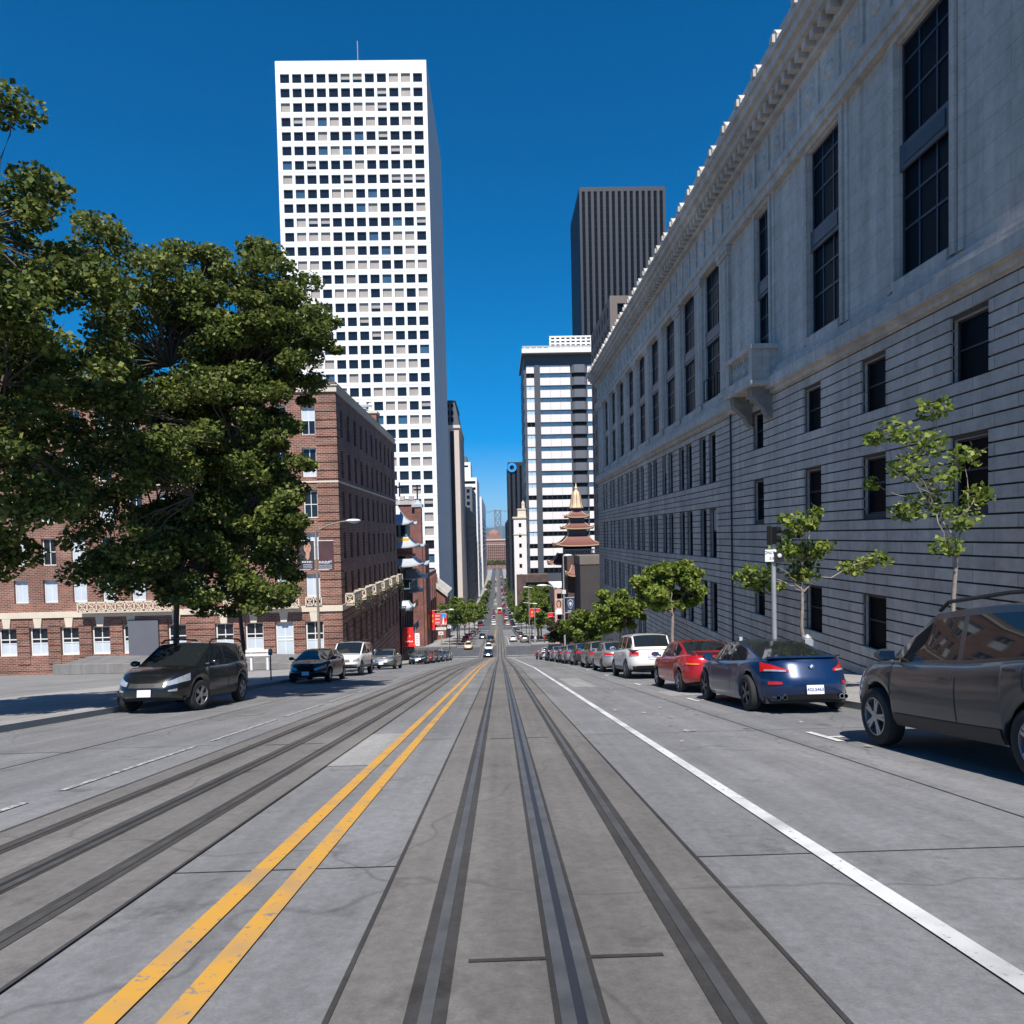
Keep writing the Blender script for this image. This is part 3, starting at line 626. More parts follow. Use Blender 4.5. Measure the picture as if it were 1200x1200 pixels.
# ---- white gridded tower
TX, TY, TD, NC, NF = -18.1, 215., 57., 12, 39
PX_, PZ_, ZB = 3.6, 4.24, -32.
wt_ = thing('white_tower', 'tall white office tower with a grid of square recessed windows behind the brick building', 'building', (-40, TY, g(TY)))
hol = []; z0 = -24.6
for r in range(NF):
    for c in range(NC):
        u = TX-1.3-2.75-PX_*c; hol.append((u, u+2.75, z0+PZ_*r, z0+PZ_*r+2.65))
XL = TX-1.3-PX_*NC-.5; ZT = z0+PZ_*NF+2.2
mb = MB(); facade(mb, (0, TY, 0), (1, 0, 0), (0, -1, 0), XL, TX, ZB, ZT, hol, .5, 'white'); mb.build('front_wall', wt_)
mb = MB()
for r in range(NF+1): mb.box(XL, TX, TY-.02, TY-.003, z0-.82+PZ_*r, z0-.76+PZ_*r, 'joint')
for c in range(NC+1): mb.box(TX-.9-PX_*c, TX-.86-PX_*c, TY-.022, TY-.004, ZB, ZT, 'joint')
mb.build('panel_joint', wt_)
mb = MB(); mb.box(TX-.3, TX-.001, TY+.002, TY+TD, ZB-6, ZT, 'white_shaded')
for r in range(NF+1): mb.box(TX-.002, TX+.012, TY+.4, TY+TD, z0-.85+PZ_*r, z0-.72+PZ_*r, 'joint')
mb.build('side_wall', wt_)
mb = MB(); mb.box(XL, XL+.3, TY+.002, TY+TD, ZB-6, ZT, 'white_shaded'); mb.box(XL+.3, TX-.3, TY+TD-.3, TY+TD, ZB-6, ZT, 'white_shaded'); mb.build('back_wall', wt_)
mb = MB(); mb.box(XL+.3, TX-.3, TY+1, TY+TD-.3, ZT-.6, ZT-.3, 'roofgrey'); mb.build('roof', wt_)
mb = MB(); mb.box(XL+6, TX-8, TY+8, TY+40, ZT-.29, ZT+5, 'white_shaded'); mb.box(XL+12, XL+18, TY+12, TY+20, ZT+5, ZT+7, 'mgrey'); mb.tube([(XL+22, TY+15, ZT+5), (XL+22, TY+15, ZT+16)], .15, 6, 'pole'); mb.build('roof_plant', wt_)
tw = [winmesh('window', 2.75, 2.65, .08, 'dframe', 'glass'), winmesh('window', 2.75, 2.65, .08, 'dframe', 'blind'), winmesh('window', 2.75, 2.65, .08, 'dframe', 'glass', 1, 2, [1.1], None, True, 'blind'), winmesh('window', 2.75, 2.65, .08, 'dframe', 'glass_blue')]
rr = random.Random(3); pl = []
for r in range(NF):
    bl = rr.random()
    for c in range(NC):
        x = rr.random(); k = 1 if x < .16+.34*bl*bl else (2 if x < .25+.3*bl*bl else (3 if x > .9 else 0))
        u = TX-1.3-1.375-PX_*c; pl.append((Vector((u, TY+.47, z0+PZ_*r)), 'w', tw[k], r, c))
pl.sort(key=lambda p: abs(p[3]-13)*1.0+p[4]*.6)
add_windows(wt_, [p[:3] for p in pl], 100)

# ---- generic towers further down the street
def tower(name, label, x0, x1, y0, y1, z1, face_w, face_s=None, wallm='white', side='l', cell=(3.2, 4.), win=(1.8, 2.4), gm='glass', margin=.8, limit=60, roofm='roofgrey', cap=None, sidem=None, depth=.4):
    zb = g(y0)-6; t = thing(name, label, 'building', ((x0+x1)/2, y0, g(y0)))
    def holes(a, b, kind):
        hs = []; w = b-a-2*margin
        if kind == 'grid':
            n = max(1, int(w/cell[0])); p = w/n
            zz = z1-cell[1]
            while zz > g(y0)+4:
                hs += [(a+margin+p*(i+.5)-win[0]/2, a+margin+p*(i+.5)+win[0]/2, zz, zz+win[1]) for i in range(n)]; zz -= cell[1]
        elif kind == 'band':
            zz = z1-cell[1]
            while zz > g(y0)+4: hs.append((a+margin, b-margin, zz, zz+win[1])); zz -= cell[1]
        elif kind == 'strip':
            n = max(1, int(w/cell[0])); p = w/n
            hs += [(a+margin+p*(i+.5)-win[0]/2, a+margin+p*(i+.5)+win[0]/2, g(y0)+8, z1-2.5) for i in range(n)]
        return hs
    sidem = sidem or wallm
    hw = holes(x0, x1, face_w); mb = MB()
    facade(mb, (0, y0, 0), (1, 0, 0), (0, -1, 0), x0, x1, zb, z1, hw, depth, wallm)
    xs_, n_ = (x1, (1, 0, 0)) if side == 'l' else (x0, (-1, 0, 0))
    hs_ = holes(y0+.4, y1, face_s) if face_s else []
    facade(mb, (xs_, 0, 0), (0, 1, 0), n_, y0, y1, zb-4, z1, hs_, depth, sidem)
    xo = x0 if side == 'l' else x1
    mb.box(min(xo, xo+(.3 if side == 'l' else -.3)), max(xo, xo+(.3 if side == 'l' else -.3)), y0+.01, y1, zb-4, z1, sidem); mb.box(x0+.31, x1-.31, y1-.3, y1, zb-4, z1, sidem)
    mb.build('wall', t)
    mb = MB(); mb.box(x0+.31, x1-.31, y0+.5, y1-.3, z1-.8, z1-.5, roofm); mb.build('roof', t)
    cache = {}; pl = []
    for hs, f in ((hw, 'w'), (hs_, 'l' if side == 'l' else 'r')):
        for a, b, c, d in hs:
            k = (round(b-a, 2), round(d-c, 2))
            if k not in cache: cache[k] = winmesh('window', b-a, d-c, .1, 'dframe', gm, max(1, int((b-a)/2.2)), max(1, int((d-c)/4)))
            loc = Vector(((a+b)/2, y0+depth-.02, c)) if f == 'w' else Vector((xs_-(depth-.02)*n_[0], (a+b)/2, c))
            pl.append((loc, f, cache[k]))
    add_windows(t, pl, limit)
    if cap: cap(t)
    return t
def mansard(t):
    mb = MB(); a, b, y0, y1, zb_, zt = -36, -15.8, 312, 350, 49.5, 60
    mb.grid([[(a, y0, zb_), (b, y0, zb_), (b, y1, zb_), (a, y1, zb_)], [(a+1, y0+1.2, zt), (b-1.8, y0+1.2, zt), (b-1.8, y1-1.2, zt), (a+1, y1-1.2, zt)]], 'dgrey', True); mb.box(a+.6, b-1.4, y0+.9, y1-.9, zt, zt+.6, 'dframe')
    for k in range(5):
        for j in range(3): x = b-2.4-k*1.9; mb.box(x-1.2, x, y0+.12+j*.42-.05, y0+.5+j*.42, 51+j*3, 53+j*3, 'glass_black')
    mb.build('mansard_roof', t)
    mb = MB(); mb.box(-36.4, -15.6, 311.4, 312.3, 48.2, 49.5, 'cream'); mb.box(-15.99, -15.4, 312.3, 350, 48.2, 49.5, 'cream'); mb.build('cornice', t)
M['tan'] = mat('tan_stone', (.56, .47, .41), .8, var=.06, scale=.4)
tower('tan_tower', 'narrow tan stone tower with dark mansard top beside the white gridded tower', -36, -16, 312, 360, 49.5, 'strip', 'strip', 'tan', 'l', (4.4, 4), (1.9, 2), 'glass', .8, 40, cap=mansard)
M['dkside'] = mat('dark_and_shaded_masonry', (.16, .13, .115), .85, var=.15, scale=.3)  # brown masonry, also the shade-darkened walls of the beige tower
tower('brown_block', 'dim brown masonry block with many windows on the far left side of the street', -40, -16, 372, 470, 16, 'grid', 'grid', 'dkside', 'l', (3.4, 4.2), (1.5, 2.3), 'glass_black', .8, 40)
tower('grey_slab', 'plain dark grey office slab on the far left beyond the tan tower', -44, -16.5, 476, 560, 34, 'grid', 'grid', 'mgrey', 'l', (3.4, 4.2), (2.0, 2.4), 'glass_black', .8, 40)
def stepcap(t):
    mb = MB(); mb.box(-40, -21, 585, 620, 49, 62, 'white'); mb.box(-39, -23, 584.9, 585, 58, 59.4, 'glass_black'); mb.box(-38.5, -24, 586, 610, 62, 67, 'mgrey'); mb.build('upper_block', t)
tower('white_banded_block', 'white stepped office block with dark window bands far down the left side', -44, -16, 582, 660, 49, 'band', 'grid', 'white', 'l', (3.6, 5.2), (2.2, 2.3), 'glass_black', 1.2, 50, cap=stepcap)
tower('far_grid_tower', 'distant pale tower with fine window grid at the left end of the street', -44, -15, 705, 950, 40, 'grid', 'grid', 'pinkwhite', 'l', (5.5, 5), (3.4, 3), 'glass_black', 1, 60)
tower('shaded_beige_tower', 'beige tower coloured grey brown as if shaded, with dark windows rising behind the far end of the stone building', 25.0, 41, 150, 180, 50.5, 'grid', 'grid', 'dkside', 'r', (3.6, 3.9), (1.6, 2.3), 'glass_black', .5, 40)  # beige walls given a darker colour to stand for their shaded face
# right side, far
tower('cream_corner_building', 'narrow cream building with cornices standing left of the striped tower', 7.6, 13.4, 322, 342, 8.6, 'grid', 'grid', 'pinkwhite', 'r', (3.2, 4.7), (1.25, 1.9), 'glass_black', .6, 40,
      cap=lambda t: [(lambda mb: (mb.box(7.1, 13.5, 321.5, 342, 8.0, 8.7, 'cream'), mb.box(7.35, 13.5, 321.75, 342, 0.4, 1.0, 'cream'), mb.build('cornice', t)))(MB()), (lambda mb: (mb.box(9.6, 13.4, 324, 338, 8.7, 12.0, 'cream'), mb.box(9.4, 13.5, 323.7, 338.4, 12.0, 12.5, 'cream'), mb.box(11.6, 13.0, 326, 329, 12.5, 14.6, 'tan'), mb.lathe([(.75, 14.6), (.9, 15.0), (.1, 16.4)], (12.3, 327.5, 0), 10, 'tan'), mb.build('penthouse', t)))(MB())])
M['blackp'] = mat('black_panel', (.022, .025, .032), .5)
def ringlogo(t):
    mb = MB(); mb.lathe([(1.7, 0), (3.4, 0), (3.4, -.4), (1.7, -.4), (1.7, 0)], (11.9, 519.5, 50.5), 28, 'logo', 'y'); mb.build('ring_emblem', t)
tower('black_tower', 'near black office tower with a blue ring emblem far down the right side', 8.9, 38, 520, 590, 54.5, 'strip', 'strip', 'blackp', 'r', (3.2, 4.2), (1.7, 2.6), 'glass_black', .6, 40, cap=ringlogo)
tower('thin_brown_building', 'thin brown building closing the far right side of the street', 10.2, 30, 640, 900, 16, 'grid', 'grid', 'dkside', 'r', (4, 5), (1.8, 2.6), 'glass_black', .8, 30)
tower('dark_bank_tower', 'very tall dark glass tower rising behind the striped tower and stone building', 53.0, 104, 420, 470, 205, 'strip', 'strip', 'blackp', 'r', (3.4, 4), (2.0, 2), 'glass_black', .6, 30)

# ---- striped tower
sp = thing('striped_tower', 'tall tower striped in pale panels and blue glass, white louvred box on its roof', 'building', (33, 330, g(330)))
SYf = 330.; mb = MB()
mb.box(14.3, 52, SYf+.6, SYf+40, -40, 84, 'dgrey'); mb.build('core_wall', sp)
zz = 79.3; first = True; bands = []; pane_m = {}
while zz > -17:
    h = 3.5; bands.append(zz)
    for x0, x1 in ((15.2, 18.9), (21.6, 35.8), (43.8, 51.8)):
        mb = MB(); n = max(1, round((x1-x0)/4.9))
        for k in range(n): mb.box(x0+(x1-x0)*k/n+.04, x0+(x1-x0)*(k+1)/n-.04, SYf, SYf+.55, zz-h, zz, 'pinkwhite')
        mb.build('spandrel_panel', sp)
    zb2 = zz-h; hh = 2.2 if not first else 2.2
    rr2 = random.Random(int(zz*10))
    for x0, x1 in ((15.2, 18.9), (21.6, 35.8), (43.8, 51.8)):
        mb = MB(); gm = ('glass_sky' if rr2.random() < .6 else 'glass_black') if x0 < 16 else ('glass_blue' if zz > 24 else 'glass_black')
        mb.box(x0, x1, SYf+.35, SYf+.56, zb2-2.2, zb2, gm)
        n = max(1, round((x1-x0)/2.45))
        for k in range(n+1): x = x0+(x1-x0)*k/n; mb.box(x-.06, x+.06, SYf+.28, SYf+.348, zb2-2.2, zb2, 'gframe')
        mb.build('window_band', sp)
    # projecting grey bay
    mb = MB(); p = [(36, SYf+.5), (37.6, SYf-1.3), (42.2, SYf-1.3), (43.7, SYf+.5)]
    mb.prism([(x, y, zz-3.7) for x, y in p], (0, 0, 3.7), 'mgrey'); mb.prism([(x, y+.7, zz-5.7) for x, y in p], (0, 0, 2.0), 'glass_black'); mb.build('bay_window', sp)
    zz -= 5.7
mb = MB(); mb.box(19.0, 21.5, SYf-.5, SYf+.55, -22, 80.5, 'dgrey'); mb.build('pillar', sp)
mb = MB(); mb.box(14.2, 14.29, SYf+1, SYf+40, -40, 84, 'mgrey')
for k in range(17): mb.box(14.0, 14.2, SYf+1, SYf+40, 76-5.7*k, 79.3-5.7*k, 'mgrey')
mb.build('side_wall', sp)
mb = MB(); mb.box(13.2, 53, SYf-3.5, SYf+41, 84, 84.4, 'soffit'); mb.box(13.2, 53, SYf-3.6, SYf+41, 84.4, 86.4, 'white')
for k in range(14): mb.lathe([(.4, 86.4), (.5, 86.9), (0, 87.3)], (14.5+2.8*k, SYf-3, 0), 8, 'white')
mb.box(13.4, 53, SYf-3.4, SYf-3.3, 86.8, 87.6, 'white_shaded'); mb.build('roof', sp)
mb = MB(); mb.box(27.2, 51, SYf+2.5, SYf+20, 86.5, 92.8, 'mgrey')
for k in range(11): x = 26.5+k*2.4; mb.box(x, x+.75, SYf+1.5, SYf+2.4, 86.45, 93.2, 'white')
for k in range(5): mb.box(26.5, 51.2, SYf+1.45, SYf+2.45, 86.45+k*1.55, 87.1+k*1.55, 'white')
mb.build('roof_screen', sp)
pd = thing('brown_podium', 'low brown brick block with dark recess below the striped tower', 'building', (15, 318, g(318)))
mb = MB(); mb.box(8.4, 22.7, 318, 329, -40, -22, 'brick3'); mb.box(8.4, 12.4, 317.4, 318, -40, -17.9, 'brick3'); mb.box(8.4, 22.7, 318, 329, -21.99, -17.8, 'brick3'); mb.box(12.4, 22.7, 317.39, 317.999, -21.3, -17.79, 'brick3'); mb.build('wall', pd)
mb = MB(); mb.box(12.41, 30, 317.7, 317.99, -38, -21.31, 'glass_black'); mb.build('dark_recess', pd)

# ---- end of the street, bridge
eb = thing('end_building', 'brown brick building with domed top closing the end of the street', 'building', (-2, 1180, g(1150)))
hol = [(x, x+1.6, z, z+2.6) for x in np.arange(-23, 17.5, 3.4) for z in np.arange(-48, -14, 4.6)]
mb = MB(); facade(mb, (0, 1180, 0), (1, 0, 0), (0, -1, 0), -26, 20, -58, -7, hol, .4, 'brick_far', None, 'glass_black'); mb.box(-26, 20, 1180.5, 1210, -58, -7.2, 'brick_far'); mb.build('wall', eb)
mb = MB(); mb.box(-27, 21, 1178.6, 1212, -7, -5, 'tan'); mb.box(-27, 21, 1179.3, 1180, -14.5, -13.6, 'tan'); mb.build('cornice', eb)
mb = MB(); mb.box(-18, 6, 1182, 1204, -5, 2, 'brick_far'); mb.lathe([(11, 2), (10.5, 5), (8, 8.5), (4, 10.5), (1, 11.3), (0, 13)], (-6, 1193, 0), 16, 'brick_far'); mb.build('dome', eb)
br = thing('bridge_tower', 'pale steel suspension bridge tower with cross bracing above the bay', 'bridge tower', (1, 2600, -58))
for x in (-10.5, 10.6): mb = MB(); mb.box(x, x+5.4, 2600, 2605, -58, 98, 'bridge'); mb.build('leg', br)
mb = MB()
for z in (-20, 8, 36, 64):
    for a, b in ((-6.5, 11.5), (11.5, -6.5)): mb.tube([(a, 2602, z), (b, 2602, z+28)], 1.7, 6, 'bridge')
for z in (-20, 8, 36, 64, 94): mb.box(-5.09, 10.59, 2601, 2604, z-2, z+2, 'bridge')
mb.build('cross_bracing', br)
mb = MB()
for x in (-8, 12.5):
    mb.tube([(x-900, 3100, -5), (x-450, 2850, 15), (x, 2602, 97)], .6, 5, 'bridge'); mb.tube([(x, 2602, 97), (x+450, 2350, 15), (x+900, 2100, -5)], .6, 5, 'bridge')
mb.build('cable', br)
mb = MB(); mb.prism([(-900, 3100, -20), (-895, 3108, -20), (905, 2108, -20), (900, 2100, -20)], (0, 0, 6), 'bridge'); mb.build('deck', br)

# ---- pagoda roofs
def proof(mb, cx, cy, hx, hy, ze, zt, top=.25, up=.5, m='tile_grey', trim=None, n=8):
    # hipped roof with concave slopes and upturned corners
    rows = []
    for i in range(7):
        t = i/6; f = 1-(1-top)*t; zc = ze+(zt-ze)*(t**1.9); row = []
        for sx, sy, dx, dy in ((-1, -1, 1, 0), (1, -1, 0, 1), (1, 1, -1, 0), (-1, 1, 0, -1)):
            for k in range(n):
                q = 2*k/n; x, y = sx+dx*q, sy+dy*q
                cor = (abs(x)*abs(y))**4
                row.append((cx+x*hx*f, cy+y*hy*f, zc+up*cor*(1-t)**3))
        rows.append(row)
    mb.grid(rows, m, True); mb.poly(rows[-1], m)
    low = [(x, y, z-.18) for x, y, z in rows[0]]
    mb.grid([rows[0], low], trim or m, True)
    inn = [(cx+(x-cx)*.55, cy+(y-cy)*.55, ze-.1) for x, y, z in rows[0]]; mb.grid([low, inn], trim or m, True)
    if trim:                                                       # pale ridges down the hips
        for c in range(4): mb.tube([(r[c*n][0], r[c*n][1], r[c*n][2]+.05) for r in rows], .09, 6, trim)
cb_ = thing('pagoda_corner_building', 'brick corner building with stacked blue-grey pagoda roofs on the left by the cross street', 'building', (-20, 109, g(109)))
mb = MB(); HP = [(109.6+2.9*k, 111.2+2.9*k, z, z+2.3) for k in range(5) for z in (-18.4, -14.6, -10.6, -7.4)]
facade(mb, (-15.2, 0, 0), (0, 1, 0), (1, 0, 0), 108.6, 124, -24, -4.4, HP, .3, 'brick3', None, 'glass_black')
mb.box(-34, -15.5, 108.6, 109, -24, -4.4, 'brick2'); mb.box(-34, -15.5, 123.7, 124, -24, -4.4, 'brick3'); mb.box(-34, -15.21, 109, 123.7, -4.7, -4.41, 'roofgrey'); mb.build('wall', cb_)
mb = MB(); mb.box(-19, -13.9, 113, 118.5, -4.4, -2.6, 'brick2'); mb.box(-18.6, -14.3, 113.4, 118.1, -1.6, .0, 'yellow'); mb.box(-18.2, -14.6, 113.9, 117.7, .0, 2.4, 'teal'); mb.box(-18.6, -14.3, 113.4, 118.1, -2.6, -1.62, 'brick2')
for x in (-17.6, -16.4, -15.3): mb.box(x-.35, x+.35, 113.85, 113.9, .3, 2.1, 'black')
for x in (-18.3, -16.8, -15.4): mb.box(x-.5, x+.5, 112.95, 113, -4.2, -2.9, 'black')
mb.build('pagoda_tower', cb_)
for cx, cy, hx, hy, ze, zt, nm in ((-16.4, 115.8, 2.9, 2.9, 2.3, 5.4, 0), (-16.4, 115.8, 4.0, 4.0, -1.4, .3, 1), (-16, 115.8, 4.2, 5.0, -4.4, -2.7, 2), (-15.0, 117.5, 2.9, 3.4, -6.6, -5.2, 3), (-14.9, 110.8, 1.5, 1.6, -10.9, -9.9, 4), (-14.8, 121.6, 1.6, 2.0, -9.2, -8.0, 5)):
    mb = MB(); proof(mb, cx, cy, hx, hy, ze, zt, .04 if nm == 0 else .45, .55, 'tile_grey', None if nm else None); mb.build('pagoda_roof', cb_, True, 40)
for k, z in enumerate((-8.2, -11.8, -15.6)):
    mb = MB(); mb.box(-15.199, -14.2, 112.4, 123.6, z, z+.15, 'teal'); lattice(mb, (-14.25, 123.6, z+.15), (0, -1, 0), 11.2, z+.16, z+1.0, 'yellow' if k == 1 else 'teal'); mb.build('balcony', cb_)
# right: pagoda building
M['dkside2'] = mat('dark_painted_brick', (.05, .043, .044), .9, var=.2, scale=.4)
sg = thing('pagoda_building', 'dark brick building carrying a tiered pagoda with red roofs and gold bell top', 'building', (16, 106, g(106)))
mb = MB(); mb.box(12.45, 30, 106, 114, -24, -4.6, 'dkside2'); mb.box(11.3, 30, 114, 125, -24, -3.4, 'brick3'); mb.box(12.4, 30, 105.9, 114, -4.59, -3.3, 'dkside'); mb.build('wall', sg)
for a in range(3):
    mb = MB(); z = -8.2-4*a; mb.box(11.2, 11.299, 115, 124, z, z+2.2, 'glass_black'); mb.build('window_band', sg)
pc = (13.4, 118.)
mb = MB(); mb.box(pc[0]-2.2, pc[0]+2.2, pc[1]-2.2, pc[1]+2.2, -3.4, -1.7, 'black'); mb.box(pc[0]-1.5, pc[0]+1.5, pc[1]-1.5, pc[1]+1.5, -1.0, 1.1, 'dgrey'); mb.box(pc[0]-1.2, pc[0]+1.2, pc[1]-1.2, pc[1]+1.2, 1.6, 3.0, 'dgrey'); mb.box(pc[0]-.8, pc[0]+.8, pc[1]-.8, pc[1]+.8, 3.4, 4.4, 'dgrey'); mb.build('pagoda_body', sg)
for hx, ze, zt, tp in ((3.9, -1.75, -.2, .42), (2.6, 1.05, 2.0, .45), (1.95, 2.95, 3.8, .42)):
    mb = MB(); proof(mb, pc[0], pc[1], hx, hx, ze, zt, tp, .35, 'tile_red', 'tile_trim'); mb.build('pagoda_roof', sg, True, 40)
mb = MB(); mb.lathe([(1.25, 4.3), (1.12, 4.6), (.92, 5.3), (.84, 6.0), (.76, 6.6), (.60, 7.05), (.30, 7.35), (.2, 7.55), (.30, 7.8), (.14, 8.05), (.05, 8.6), (0, 8.7)], (pc[0], pc[1], 0), 20, 'gold'); mb.lathe([(1.27, 4.3), (1.3, 4.42), (1.2, 4.5)], (pc[0], pc[1], 0), 20, 'tile_red')
for k in range(8): t = k*math.pi/4; mb.tube([(pc[0]+r*math.cos(t), pc[1]+r*math.sin(t), z) for r, z in ((1.16, 4.55), (.95, 5.3), (.87, 6.0), (.79, 6.6), (.62, 7.07))], .05, 5, 'tile_red')
mb.build('bell_spire', sg, True, 50)
mb = MB(); lattice(mb, (pc[0]-2.6, pc[1]-2.6, -3.29), (1, 0, 0), 6.5, -3.28, -2.5, 'tile_grey'); mb.build('roof_railing', sg)
mb = MB(); proof(mb, 11.2, 121.5, 2.5, 3.0, -5.0, -3.2, .3, .5, 'tile_red', 'tile_trim'); mb.build('corner_roof', sg, True, 40)
mb = MB(); proof(mb, 12.4, 113.6, 1.4, 1.4, -6.6, -5.0, .3, .6, 'tile_red', 'tile_trim'); mb.build('corner_roof', sg, True, 40)
# pink stub wall building
pk = thing('pink_house', 'narrow pink stucco house at the corner past the pagoda building', 'house', (14, 150, g(150)))
mb = MB(); mb.box(12.0, 22, 150, 165, -28, -11.4, 'pink'); mb.build('wall', pk); mb = MB(); mb.box(11.8, 22.2, 149.8, 165.2, -11.4, -11.0, 'white'); mb.build('cornice', pk)
for z in (-14.4, -18.2):
    mb = MB(); mb.box(12.5, 13.5, 149.93, 149.999, z, z+1.8, 'glass_black'); mb.box(12.4, 13.6, 149.9, 149.999, z-.15, z-.001, 'white'); mb.build('window', pk)

# ---- church on the left
ch = thing('brick_church', 'dark red brick church with crosses and pale parapet behind the pagoda roofs', 'church', (-20, 150, g(150)))
mb = MB(); mb.box(-30, -17.6, 151, 162, -28, 7.2, 'brick2'); mb.box(-17.599, -16.2, 150.3, 152.4, -28, 6.5, 'brick2'); mb.box(-17.599, -15.7, 151.5, 160, -28, -1.5, 'brick2'); mb.build('tower', ch)
mb = MB(); mb.box(-30.2, -17.4, 150.7, 162.2, 7.2, 8.2, 'stone2'); 
for k in range(7): mb.box(-30.2+1.9*k, -29.2+1.9*k, 150.6, 151.4, 8.2, 9.0, 'stone2')
mb.box(-18.2, -15.9, 150.1, 152.7, 6.6, 7.2, 'tile_grey'); mb.lathe([(1.1, 7.2), (.5, 7.8), (0, 8.6)], (-17, 151.4, 0), 8, 'tile_grey'); mb.build('parapet', ch)
for x, z in ((-20.8, 9.0), (-17, 8.4)):
    mb = MB(); mb.box(x-.14, x+.14, 151, 151.28, z, z+3, 'black'); mb.box(x-.8, x+.8, 151.001, 151.279, z+1.8, z+2.1, 'black'); mb.build('cross', ch)
mb = MB(); mb.box(-24, -17.7, 162, 200, -34, -9, 'brick2')
for k in range(7): mb.box(-17.7, -16.9, 163+5*k, 164.2+5*k, -34, -10, 'brick2')
mb.build('nave_wall', ch)
gh = thing('gabled_brick_hall', 'small red brick hall with a grey pitched roof below the white tower', 'building', (-17.5, 190, g(190)))
mb = MB(); pr = [(-19.6, -34), (-14.6, -34), (-14.6, -15.6), (-19.6, -11.6)]; mb.prism([(x, 190, z) for x, z in pr], (0, 18, 0), 'brick2'); mb.build('wall', gh)
mb = MB(); pr = [(-20, -11.2), (-13.8, -16.2), (-13.8, -15.2), (-20, -10.2)]; mb.prism([(x, 189.4, z) for x, z in pr], (0, 19.2, 0), 'stone2'); mb.build('roof', gh)
